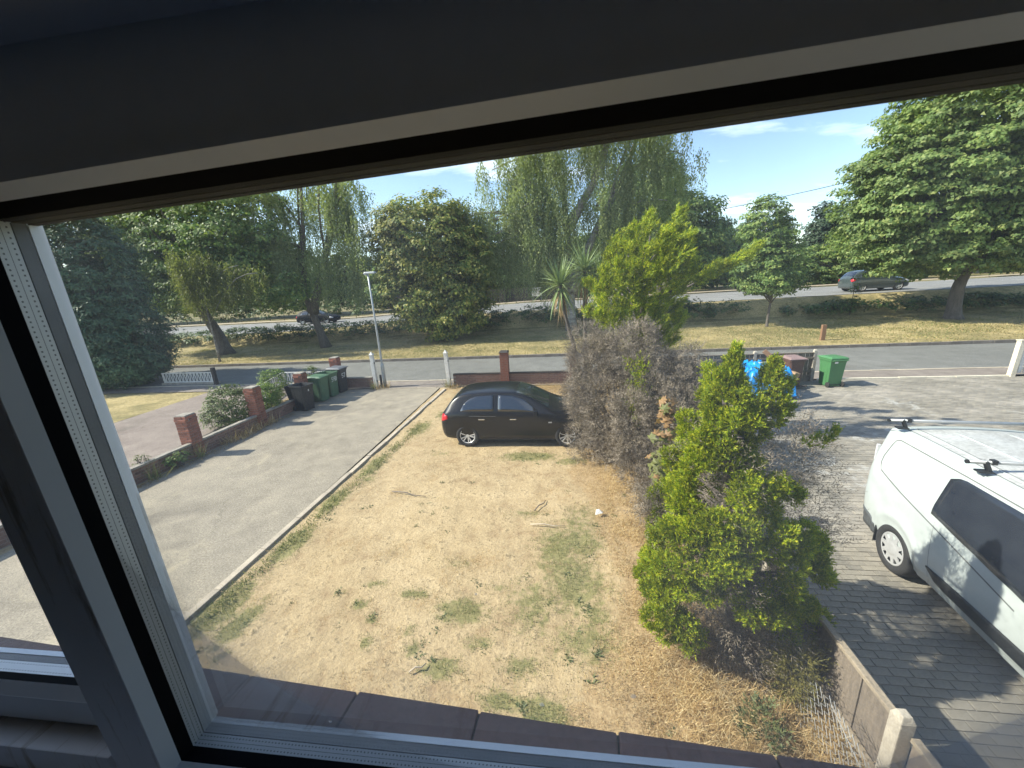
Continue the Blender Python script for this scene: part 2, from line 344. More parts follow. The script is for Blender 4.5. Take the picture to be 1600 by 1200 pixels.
M['mainroad'] = ground_mat('main_asphalt', [(0.36, (0.19, 0.19, 0.185)), (0.5, (0.225, 0.225, 0.22)), (0.64, (0.26, 0.26, 0.25))], 0.12, 0.6, 30, bmp=0.1)
M['pave'] = ground_mat('footway_asphalt', [(0.36, (0.175, 0.15, 0.13)), (0.5, (0.22, 0.19, 0.165)), (0.64, (0.27, 0.235, 0.20))], 0.5, 2.0, 60, bmp=0.3, bscale=60)
M['verge'] = ground_mat('dry_verge_grass', [(0.37, (0.14, 0.13, 0.055)), (0.46, (0.24, 0.20, 0.09)), (0.55, (0.34, 0.275, 0.13)), (0.66, (0.43, 0.345, 0.17))], 0.22, 1.1, 9, bmp=0.9, bscale=7)
M['groundm'] = ground_mat('rough_ground', [(0.36, (0.10, 0.10, 0.04)), (0.64, (0.26, 0.21, 0.10))], 0.1, 0.6, 5)
M['farverge'] = ground_mat('far_footway', [(0.36, (0.30, 0.245, 0.17)), (0.64, (0.42, 0.36, 0.26))], 0.2, 0.8, 20)
M['line'] = smat('road_line_paint', (0.62, 0.60, 0.54), (0.45, 0.43, 0.39), 3, 0.8)
M['paver'] = smat('block_paver', (0.245, 0.225, 0.19), (0.165, 0.152, 0.132), 3.5, 0.9, bmp=0.4, bscale=50, fine=60, objrand=0.16)
M['paver_base'] = smat('paver_sand', (0.17, 0.155, 0.13), (0.11, 0.10, 0.088), 2.0, 0.95)
mt, t, p = newmat('block_pavers'); M['pavers'] = mt
g_ = N(t, 'ShaderNodeNewGeometry')
pc = ramp(t, noise(t, 0.7, 5, 0.6), [(0.35, (0.205, 0.19, 0.16)), (0.5, (0.265, 0.245, 0.208)), (0.62, (0.325, 0.30, 0.26))])
pc = mixcol(t, 1.0, pc, ramp(t, g_.outputs['Random Per Island'], [(0, (0.82, 0.82, 0.82)), (1, (1.18, 1.16, 1.12))]), 'MULTIPLY')
pc = mixcol(t, 0.7, pc, ramp(t, noise(t, 60, 3, 0.7), [(0.28, (0.6,)*3), (0.72, (1.35,)*3)]), 'MULTIPLY')
spill = ramp(t, nmath(t, 'MULTIPLY', noise(t, 2.6, 6, 0.75, dist=0.8), noise(t, 0.55, 2, 0.5)), [(0.33, (0, 0, 0)), (0.40, (1, 1, 1))])
pc = mixcol(t, nmath(t, 'MULTIPLY', spill, 0.5), pc, (0.52, 0.52, 0.49))          # spilt plaster dust
t.links.new(pc, p.inputs['Base Color']); p.inputs['Roughness'].default_value = 0.9; p.inputs['Specular IOR Level'].default_value = 0.25
bump(t, p, noise(t, 45, 5, 0.7), 0.4)
# lawn: bare sandy soil, worn green and dry straw, mixed by the two painted plant-cover attributes
mt, t, p = newmat('bare_lawn'); M['lawn'] = mt
ag = N(t, 'ShaderNodeAttribute', attribute_name='green'); ad = N(t, 'ShaderNodeAttribute', attribute_name='dry')
big = noise(t, 0.55, 4, 0.6); mid = noise(t, 3.2, 6, 0.68, dist=0.4); fin = noise(t, 30, 4, 0.75); spk = noise(t, 11, 5, 0.75)
dirt = ramp(t, nmath(t, 'ADD', nmath(t, 'MULTIPLY', big, 0.45), nmath(t, 'MULTIPLY', mid, 0.55)),
            [(0.36, (0.29, 0.205, 0.115)), (0.47, (0.40, 0.305, 0.175)), (0.56, (0.455, 0.35, 0.205)), (0.66, (0.50, 0.395, 0.24))])
dirt = mixcol(t, 0.75, dirt, ramp(t, fin, [(0.28, (0.62,)*3), (0.72, (1.26,)*3)]), 'MULTIPLY')
dirt = mixcol(t, ramp(t, nmath(t, 'MULTIPLY', spk, nmath(t, 'ADD', mid, 0.45)), [(0.565, (0, 0, 0)), (0.625, (0.75,)*3)]), dirt, (0.185, 0.145, 0.085))
strawc = ramp(t, noise(t, 22, 5, 0.75), [(0.3, (0.18, 0.12, 0.062)), (0.5, (0.34, 0.24, 0.128)), (0.7, (0.48, 0.365, 0.21))])
greenc = ramp(t, noise(t, 18, 5, 0.75), [(0.3, (0.085, 0.095, 0.035)), (0.5, (0.17, 0.17, 0.065)), (0.7, (0.29, 0.26, 0.11))])
thr = noise(t, 7.5, 6, 0.72)
def cover(att):
    s = nmath(t, 'ADD', att.outputs['Fac'], nmath(t, 'MULTIPLY', nmath(t, 'SUBTRACT', thr, 0.5), 1.5))
    return ramp(t, s, [(0.36, (0, 0, 0)), (0.62, (1, 1, 1))])
lc = mixcol(t, nmath(t, 'MULTIPLY', cover(ad), 0.8), dirt, strawc)
lc = mixcol(t, nmath(t, 'MULTIPLY', cover(ag), 0.8), lc, greenc)
t.links.new(lc, p.inputs['Base Color']); p.inputs['Roughness'].default_value = 0.95; p.inputs['Specular IOR Level'].default_value = 0.15
bump(t, p, nmath(t, 'ADD', nmath(t, 'MULTIPLY', mid, 1.2), nmath(t, 'ADD', nmath(t, 'MULTIPLY', fin, 0.35), nmath(t, 'MULTIPLY', spk, 0.7))), 0.75, 0.03)

# ------------------------------------------------------------------ terrain
def road_z(x):
    x = np.asarray(x, float)
    return 1.75 - 0.9*(1 - sstep(-28, -2, x)) + 0.006*np.maximum(x-5, 0)
def terrain(x, y):
    x = np.asarray(x, float); y = np.asarray(y, float)
    hb = 0.12 + 0.35*sstep(-22, 0, x); rz = road_z(np.clip(x, -60, 60))
    z = np.where(y < 21.6, 0.0, 0.1 + (hb-0.1)*np.clip((y-21.6)/7.9, 0, 1))
    z = np.where(y > 29.5, hb + (rz+0.04-hb)*sstep(29.5, 31.9, y), z)
    return z
def tz(x, y): return float(terrain(x, y))
def sheet(name, xs, ys, zoff, mat, zf=terrain, rough=0.0):
    X, Y = np.meshgrid(xs, ys); Z = zf(X, Y) + zoff
    if rough: Z = Z + rough*(fbm(X, Y, 0.8, 3)-0.5)*2
    nx, ny = len(xs), len(ys); I = np.arange(nx*ny).reshape(ny, nx)
    F = np.stack([I[:-1, :-1], I[:-1, 1:], I[1:, 1:], I[1:, :-1]], -1).reshape(-1, 4)
    o = arr_obj(name, np.stack([X, Y, Z], -1), F, mat, smooth=True)
    return tag(o, kind='structure')
gx = np.concatenate([[-900, -300, -120], np.arange(-64, 65, 4), [120, 300, 900]])
gy = np.concatenate([[-60, -5, 6, 15, 21.4], np.arange(21.6, 33, 0.8), [40, 44, 60, 120, 400, 1500]])
sheet('ground', gx, gy, -0.05, M['groundm'])
sheet('verge', np.arange(-60, 61, 1.0), np.concatenate([[21.62], np.arange(22, 32.2, 0.4)]), 0.0, M['verge'], rough=0.035)
flat = lambda X, Y: X*0.0
sheet('road', np.arange(-60, 61, 4.0), np.array([16.62, 19, 21.46]), 0.0, M['road'], flat)
sheet('footway', np.arange(-60, 61, 4.0), np.array([15.45, 16.0, 16.5]), 0.035, M['pave'], flat)
zr = lambda X, Y: road_z(np.clip(X, -60, 60)) + 0.02*(Y-32)*0.3
sheet('main_road', np.arange(-100, 101, 4.0), np.array([32.0, 36, 40, 42.0]), 0.06, M['mainroad'], zr)
sheet('far_footway', np.arange(-100, 101, 4.0), np.array([42.15, 43, 43.8]), 0.16, M['farverge'], zr)
sheet('left_driveway', np.array([-10.2, -8, -5.32]), np.array([0.5, 4, 8, 12, 15.44]), 0.0, M['drive'], flat)
sheet('neighbour_driveway', np.array([-16.6, -14, -11.6]), np.array([0.5, 6, 11, 16.0]), 0.0, M['drive2'], flat)
sheet('neighbour_lawn', np.linspace(-30, -16.6, 20), np.linspace(1, 16.6, 20), 0.0, M['verge'], flat, rough=0.02)
sheet('planting_bed', np.linspace(-11.6, -10.2, 6), np.linspace(0.5, 15.4, 30), -0.01, M['lawn'], flat, rough=0.03)
sheet('paving_bed', np.array([2.6, 10, 24]), np.array([0.3, 8, 15.42]), -0.010, M['paver_base'], flat)

def kerb_line(name, x0, x1, y, z, size, mat, piece, step=0.915):
    root = tag(empty(name, (0, 0, 0)), kind='structure')
    mb = MB(); mb.box((0, 0, 0), (step-0.012, size[0], size[1])); me = mb.mesh(piece, mat, bevel=0.012)
    x = x0
    while x < x1:
        o = link(bpy.data.objects.new(piece, me), root)
        o.location = (x+step/2, y+random.uniform(-.006, .006), z+random.uniform(-.006, .006)); x += step
kerb_line('road_kerb', -34, 34, 21.54, 0.03, (0.13, 0.24), M['kerbc'], 'kerb_stone')
kerb_line('footway_kerb', -30, 30, 16.56, -0.04, (0.12, 0.19), M['concrete'], 'kerb_stone')
kerb_line('drive_threshold', 9.5, 15.7, 15.44, -0.03, (0.09, 0.16), M['paint_cream'], 'edging_stone')
kerb_line('gateway_kerb', -8.2, -4.9, 15.44, -0.055, (0.08, 0.16), M['concrete'], 'edging_stone')
root = tag(empty('driveway_kerb'), kind='structure')
mb = MB(); mb.box((0, 0, 0), (0.115, 0.905, 0.22)); me = mb.mesh('edging_stone', M['concrete'], bevel=0.012)
for i in range(15):
    o = link(bpy.data.objects.new('edging_stone', me), root)
    o.location = (-5.33+i*0.022+random.uniform(-.008, .008), 1.9+i*0.915, -0.072+random.uniform(-.008, .008)); o.rotation_euler.z = -0.02+random.uniform(-.008, .008)
# white lines on the main road
mb = MB()
for x in range(-58, 60, 6):
    z = float(zr(np.array(x), np.array(37.0)))
    mb.box((x, 37.0, z+0.066), (3.0, 0.12, 0.004))
for y in (32.35, 41.6):
    for x in range(-60, 60, 4): mb.box((x+2, y, float(zr(np.array(x+2.), np.array(y)))+0.068), (4.0, 0.12, 0.004))
tag(mb.build('road_marking', M['line']), kind='structure')

# --- lawn with plant cover
GREEN = [(-4.85, 2.7, .42, .6, .95), (-4.95, 3.9, .32, .7, .95), (-4.45, 3.7, .22, .5, .9), (-4.85, 5.3, .28, .6, .95), (-4.9, 6.7, .24, .6, .95), (-4.8, 8.3, .28, .8, .8),
         (-1.45, 4.1, .42, .24, .9), (-2.95, 4.12, .14, .12, .75), (-2.65, 3.9, .14, .1, .7), (-2.9, 4.5, .25, .12, .6), (-1.9, 3.5, .15, .12, .75), (-1.5, 3.3, .28, .15, .9), (-2.05, 3.75, .13, .1, .65),
         (-.75, 3.0, .3, .15, .75), (-.3, 2.9, .3, .22, .95), (-.15, 5.4, .45, .8, .72), (-.5, 4.3, .45, .6, .62), (.1, 4.7, .6, .8, .70), (.2, 3.8, .6, .45, .6), (.2, 6.1, .5, .4, .55),
         (-.9, 8.85, .8, .28, .95), (.1, 8.6, .5, .25, .7), (-4.5, 10.8, .4, .8, .75), (-4.0, 12.0, .5, .6, .7), (-4.7, 9.4, .25, .5, .55), (-3.7, 13.2, .5, .5, .55),
         (.3, 6.5, .5, .3, .5), (-2.2, 4.35, .3, .12, .7), (-1.15, 3.65, .22, .12, .75), (-1.0, 4.55, .2, .1, .6), (-2.55, 3.55, .12, .14, .65), (-.55, 3.4, .3, .16, .7), (-3.3, 4.3, .14, .07, .6), (-2.9, 5.2, .12, .08, .5), (.2, 5.6, .45, .5, .75), (.35, 4.2, .3, .4, .6), (-4.3, 3.2, .12, .2, .6), (-4.6, 7.6, .2, .3, .6), (-.7, 6.4, .5, .18, .55), (-2.4, 6.9, .4, .05, .4), (-1.7, 5.0, .35, .14, .45), (-3.3, 9.0, .4, .2, .4)]
def cover_fields(x, y):
    g = np.zeros_like(x, float)
    for cx, cy, rx, ry, a in GREEN: g = np.maximum(g, a*np.exp(-((x-cx)/rx)**2 - ((y-cy)/ry)**2))
    xb = np.interp(y, [1.5, 2.6, 3.4, 4.2, 5.2, 6.2, 7.0, 8.0, 9.0], [-1.6, -.5, .2, .55, .7, .5, .3, -.1, .4])
    d = sstep(-0.35, 0.45, x-xb + 0.5*(fbm(x, y, 1.2, 9)-0.5))
    d = np.maximum(d, 0.9*sstep(12.6, 13.7, y + 0.8*(fbm(x, y, 1.0, 5)-.5))*sstep(-4.9, -3.6, x))
    d = np.maximum(d, 0.55*np.exp(-((x+1.35)/.5)**2-((y-5.05)/.3)**2)); d = np.maximum(d, 0.5*np.exp(-((x+1.6)/1.2)**2-((y-2.75)/.3)**2))
    d = np.maximum(d, 0.42*sstep(0.5, 0.75, fbm(x, y, 1.7, 31)))
    return g, d
xs = np.linspace(-5.27, 2.62, 100); ys = np.linspace(1.2, 15.42, 160)
X, Y = np.meshgrid(xs, ys)
lz = lambda X, Y: 0.05*(fbm(X, Y, 0.7, 3)-0.5) + 0.035*(fbm(X, Y, 2.6, 8)-0.5) + 0.05*sstep(0.3, 2.2, X)
lawn = sheet('lawn', xs, ys, -0.01, M['lawn'], lz)
g, d = cover_fields(X, Y)
for nm, a in (('green', g), ('dry', d)):
    at = lawn.data.attributes.new(nm, 'FLOAT', 'POINT'); at.data.foreach_set('value', a.ravel().astype(np.float32))
def lawn_h(x, y): return lz(x, y) - 0.012

# --- block paving: the nearest 300 blocks one by one, the rest joined
root = tag(empty('block_paving'), kind='structure')
PL, PW = 0.2, 0.1
mb = MB(); mb.box((0, 0, 0), (PL-0.006, PW-0.006, 0.06), taper=0.975); pme = mb.mesh('paver', M['pavers'], bevel=0.004)
cells = []
for j in range(int((15.40-0.8)/PW)):
    for i in range(int((24-2.62)/PL)):
        x = 2.62+PL*(i+0.5)+(PL/2 if j % 2 else 0); y = 0.85+PW*j
        cells.append((x, y))
cells = np.array(cells); rng = np.random.default_rng(4)
near = (cells[:, 0] < 4.75) & (cells[:, 1] > 2.05) & (cells[:, 1] < 5.4) & (cells[:, 0] > 2.8)
idx = np.where(near)[0]; dist = np.hypot(cells[idx, 0]-0, cells[idx, 1]-0)
idx = idx[np.argsort(dist)][:300]; own = np.zeros(len(cells), bool); own[idx] = True
for x, y in cells[own]:
    o = link(bpy.data.objects.new('paver', pme), root)
    o.location = (x+random.uniform(-.002, .002), y+random.uniform(-.002, .002), -0.03+random.uniform(-.0025, .0025))
    o.rotation_euler = (random.uniform(-.008, .008), random.uniform(-.006, .006), random.uniform(-.012, .012))
rest = cells[~own]; n = len(rest)
bx = np.array([(-.5, -.5, -1), (.5, -.5, -1), (.5, .5, -1), (-.5, .5, -1), (-.485, -.47, 0), (.485, -.47, 0), (.485, .47, 0), (-.485, .47, 0)], float)
V = bx[None]*np.array([PL-0.005, PW-0.005, 0.05]) + np.concatenate([rest, np.zeros((n, 1))], 1)[:, None, :]
V[:, :, 2] += rng.uniform(-.003, .003, (n, 1)); V[:, 4:, 2] += rng.uniform(-.0012, .0012, (n, 4))
F = np.array([(4, 5, 6, 7), (0, 1, 5, 4), (1, 2, 6, 5), (2, 3, 7, 6), (3, 0, 4, 7)])
F = (F[None]+8*np.arange(n)[:, None, None]).reshape(-1, 4)
tag(arr_obj('paver_field', V, F, M['pavers'], root), kind='stuff')
# ------------------------------------------------------------------ room and window
def room_piece(name, a, b, mat=None):
    mb = MB(); mb.span(a, b); return tag(mb.build(name, mat or M['plaster']), kind='structure')
wz0, wz1, wx0, wx1 = H-0.80, H+0.221, -1.72, 1.16
room_piece('wall_above_window', (-5.5, .14, wz1), (9, .44, H+1.5))
room_piece('wall_below_window', (-5.5, .14, -0.3), (9, .44, wz0))
room_piece('wall_left_of_window', (-5.5, .14, wz0), (wx0, .44, wz1))
room_piece('wall_right_of_window', (wx1, .14, wz0), (9, .44, wz1))
room_piece('room_ceiling', (-2.6, -3.4, H+.85), (2.4, .14, H+.95))
room_piece('room_floor', (-2.6, -3.4, H-1.75), (2.4, .14, H-1.65), M['bin_grey'])
room_piece('room_wall_left', (-2.7, -3.4, H-1.75), (-2.6, .14, H+.95))
room_piece('room_wall_right', (2.4, -3.4, H-1.75), (2.5, .14, H+.95))
room_piece('room_wall_back', (-2.7, -3.5, H-1.75), (2.5, -3.4, H+.95))
tilt = Matrix.Rotation(R(-0.85), 4, 'Y')
win = thing('window', 'white plastic double glazed window with black seals around a wide fixed pane', 'window', (0, 0, H))
win.rotation_euler = (0, R(-0.85), 0)
HEAD_SLOPE = 0.024
def ringmesh(name, ap, y0, y1, o0, o1, mat, parent, sides='LRTB'):
    """inner faces of a rectangular reveal: aperture ap=(xL,xR,zB,zT) grown by o0 at depth y0 and o1 at depth y1"""
    xL, xR, zB, zT = ap; mb = MB()
    kl, kr = HEAD_SLOPE*xL, HEAD_SLOPE*xR              # the head rises a little towards the right
    a = [(xL-o0, y0, zB-o0), (xR+o0, y0, zB-o0), (xR+o0, y0, zT+o0+kr), (xL-o0, y0, zT+o0+kl)]
    b = [(xL-o1, y1, zB-o1), (xR+o1, y1, zB-o1), (xR+o1, y1, zT+o1+kr), (xL-o1, y1, zT+o1+kl)]
    # give every side some thickness behind its face
    th = 0.006
    for k, sd_, off in ((0, 'B', (0, 0, -th)), (1, 'R', (th, 0, 0)), (2, 'T', (0, 0, th)), (3, 'L', (-th, 0, 0))):
        if sd_ not in sides: continue
        k2 = (k+1) % 4; q = [Vector(v) for v in (a[k], a[k2], b[k2], b[k])]; o = Vector(off)
        mb.add(q+[v+o for v in q], [(0, 1, 2, 3), (7, 6, 5, 4), (0, 4, 5, 1), (1, 5, 6, 2), (2, 6, 7, 3), (3, 7, 4, 0)])
    return mb.build(name, mat, parent)
# perforated aluminium spacer: two rows of tiny holes, printed by position
mt, t, p = newmat('perforated_spacer'); M['spacer'] = mt
tcn = N(t, 'ShaderNodeTexCoord'); sp_ = N(t, 'ShaderNodeSeparateXYZ'); t.links.new(tcn.outputs['Object'], sp_.inputs[0])
along = nmath(t, 'ADD', sp_.outputs['X'], sp_.outputs['Z'])
u_ = nmath(t, 'ABSOLUTE', nmath(t, 'SUBTRACT', nmath(t, 'FRACT', nmath(t, 'DIVIDE', along, 0.0060)), 0.5))
def row(yc): return nmath(t, 'LESS_THAN', nmath(t, 'ABSOLUTE', nmath(t, 'SUBTRACT', sp_.outputs['Y'], yc)), 0.0009)
def rows(ya, yb): return nmath(t, 'MAXIMUM', row(ya), row(yb))
holes = nmath(t, 'MULTIPLY', nmath(t, 'LESS_THAN', u_, 0.17), nmath(t, 'MAXIMUM', rows(0.3885, 0.3995), rows(0.4095, 0.4205)))
seamy = nmath(t, 'LESS_THAN', nmath(t, 'ABSOLUTE', nmath(t, 'SUBTRACT', sp_.outputs['Y'], 0.394)), 0.0003)
t.links.new(mixcol(t, nmath(t, 'MAXIMUM', holes, seamy), (0.70, 0.71, 0.70), (0.11, 0.115, 0.115)), p.inputs['Base Color'])
p.inputs['Roughness'].default_value = 0.45; p.inputs['Metallic'].default_value = 0.15
# stained frame
mt, t, p = newmat('stained_upvc'); M['upvc_stained'] = mt
st = noise(t, 3.0, 6, 0.7, stretch=(9, 1, 1), dist=0.3)
t.links.new(mixcol(t, ramp(t, st, [(0.55, (0, 0, 0)), (0.66, (0.8,)*3)]), (0.80, 0.81, 0.83), (0.30, 0.25, 0.17)), p.inputs['Base Color']); p.inputs['Roughness'].default_value = 0.5
# glass with dust and smears; film strengthened to put in a hazy glare veil
mt, t, p = newmat('dusty_veiled_glass'); M['pane'] = mt
tr = N(t, 'ShaderNodeBsdfTransparent'); tr.inputs[0].default_value = (0.965, 0.98, 0.97, 1)
gl = N(t, 'ShaderNodeBsdfGlossy'); gl.inputs['Roughness'].default_value = 0.02
tl = N(t, 'ShaderNodeBsdfTranslucent'); tl.inputs[0].default_value = (0.8, 0.82, 0.85, 1)
lw = N(t, 'ShaderNodeLayerWeight'); lw.inputs['Blend'].default_value = 0.12
m1 = N(t, 'ShaderNodeMixShader'); t.links.new(nmath(t, 'MULTIPLY', lw.outputs['Fresnel'], 0.5), m1.inputs[0]); t.links.new(tr.outputs[0], m1.inputs[1]); t.links.new(gl.outputs[0], m1.inputs[2])
dn = noise(t, 3.0, 5, 0.65); smear = noise(t, 9, 4, 0.7, stretch=(1, 1, 0.25))
vo = N(t, 'ShaderNodeTexVoronoi'); vo.inputs['Scale'].default_value = 9.0; t.links.new(N(t, 'ShaderNodeTexCoord').outputs['Object'], vo.inputs['Vector'])
spots = nmath(t, 'MULTIPLY', nmath(t, 'LESS_THAN', vo.outputs['Distance'], 0.035), 0.35)
m2 = N(t, 'ShaderNodeMixShader')
t.links.new(nmath(t, 'ADD', nmath(t, 'MULTIPLY', nmath(t, 'MULTIPLY', dn, smear), 0.17), spots), m2.inputs[0])
t.links.new(m1.outputs[0], m2.inputs[1]); t.links.new(tl.outputs[0], m2.inputs[2]); t.links.new(m2.outputs[0], t.nodes['Material Output'].inputs[0])

APM = (-0.630, 1.05, -0.703, 0.120)
def pane_obj(ap, y, name='pane'):
    xL, xR, zB, zT = ap
    mb = MB(); mb.add([(xL-.004, y, zB-.004), (xR+.004, y, zB-.004), (xR+.004, y, zT+.004+HEAD_SLOPE*xR), (xL-.004, y, zT+.004+HEAD_SLOPE*xL)], [(0, 1, 2, 3)])
    return mb.build(name, M['pane'], win)
ringmesh('outer_lip', APM, .428, .4185, 0, 0, M['upvc'], win, 'LRB')
ringmesh('outer_lip', APM, .428, .4185, 0, 0, M['rubber'], win, 'T')  # lip, rebate and spacer along the head are coloured black, unlike the other sides
ringmesh('rebate', APM, .4180, .4045, .0012, .0012, M['dark_seal'], win, 'LRB')
ringmesh('rebate', APM, .4180, .4045, .0012, .0012, M['rubber'], win, 'T')
ringmesh('spacer_bar', APM, .4035, .3845, .0016, .0016, M['spacer'], win, 'LRB')
ringmesh('spacer_bar', APM, .4035, .3845, .0016, .0016, M['rubber'], win, 'T')
pane_obj(APM, .4040); pane_obj(APM, .3840)
ringmesh('gasket', APM, .3835, .3635, 0, .0005, M['rubber'], win, 'LRB')
ringmesh('gasket', APM, .3835, .3635, 0, .0085, M['rubber'], win, 'T')
ringmesh('glazing_bead', APM, .3630, .3430, .0005, .0090, M['upvc'], win, 'LRB')
ringmesh('glazing_bead', APM, .3630, .3400, .0088, .0165, M['upvc'], win, 'T')
# fixed frame members behind the bead, room-side faces at y=.35
fr = MB()
fr.span((-0.7225, .3420, -.7122), (-.6395, .440, .30)); mul = fr.build('mullion', M['upvc_stained'], win, bevel=.003)
fr = MB(); fr.box((-.275, .39125, .2192), (2.95, .0975, .1620), M=Matrix.Rotation(-HEAD_SLOPE, 4, 'Y') @ Matrix.Identity(4)); hfr = fr.build('head_frame', M['upvc'], win, bevel=.003); hfr.location = (0, 0, -.275*HEAD_SLOPE)
fr = MB(); fr.span((1.0595, .3425, -.7118), (1.16, .44, .140)); fr.build('jamb_frame', M['upvc'], win, bevel=.003)
fr = MB(); fr.span((-0.6385, .3425, -.790), (1.2, .427, -.7128)); fr.build('sill_frame', M['upvc'], win, bevel=.003)
# opening casement on the left
cs = MB()
APC = (-1.60, -0.790, -0.603, 0.09)
ringmesh('casement_lip', APC, .446, .437, 0, 0, M['upvc'], win)
ringmesh('casement_rebate', APC, .4365, .4255, .001, .001, M['dark_seal'], win)
ringmesh('casement_spacer', APC, .4250, .4055, .0014, .0014, M['spacer'], win)
pane_obj(APC, .4252); pane_obj(APC, .4050)
ringmesh('casement_gasket', APC, .4045, .3925, 0, 0, M['rubber'], win)
ringmesh('casement_bead', APC, .3920, .3800, 0, .0180, M['upvc'], win)
cs.span((-1.70, .3795, -.672), (-.7385, .440, -.6215)); cs.span((-1.70, .3795, .1085), (-.7385, .44, .128)); cs.span((-1.70, .3795, -.6205), (-1.6185, .44, .1075)); cs.span((-.7715, .3795, -.6205), (-.7385, .44, .1075))
cs.build('casement_sash', M['upvc'], win)
fr = MB(); fr.span((-1.75, .3450, -.735), (-.7375, .440, -.683)); fr.build('casement_sill', M['upvc_stained'], win, bevel=.002)
fr = MB(); fr.span((-1.71, .386, -.6825), (-.739, .438, -.6725)); fr.build('casement_seal', M['rubber'], win)
# inside window board
wbd = tag(MB().span((-1.8, .10, H-.778), (1.3, .3435, H-.752)).build('window_board', M['upvc_stained'], bevel=.003), 'worn off-white window board inside under the window frame', 'window board')
# quarry tile sill outside
sill = thing('tiled_sill', 'dark purple-brown quarry tile sill outside under the wide window pane', 'window sill', (0, 0, H))
mb = MB(); mb.span((-1.7, .405, -.80), (1.3, .452, -.7815)); mb.build('mortar_bed', M['grout'], sill)
ang = -0.052
mb = MB()
poly = [(-.1215, 0), (.1215, 0), (.1215, .118), (-.1215, .118)]
mb.box((0, .056, 0), (.2445, .118, .028)); tme = mb.mesh('tile', M['tile'], bevel=.004)
for i in range(-4, 6):
    xc = -0.298 + 0.2475*i
    o = link(bpy.data.objects.new('tile', tme), sill)
    o.location = (xc, .390 - 0.0515*xc + random.uniform(-.002, .002), -.766+random.uniform(-.001, .001)); o.rotation_euler = (R(-7), 0, ang)
mb = MB(); mb.box((0, 0, 0), (2.6, .118, .02)); jm = mb.build('joint_mortar', M['grout'], sill); jm.location = (0, .390+.0555, -.7775); jm.rotation_euler = (R(-7), 0, ang)

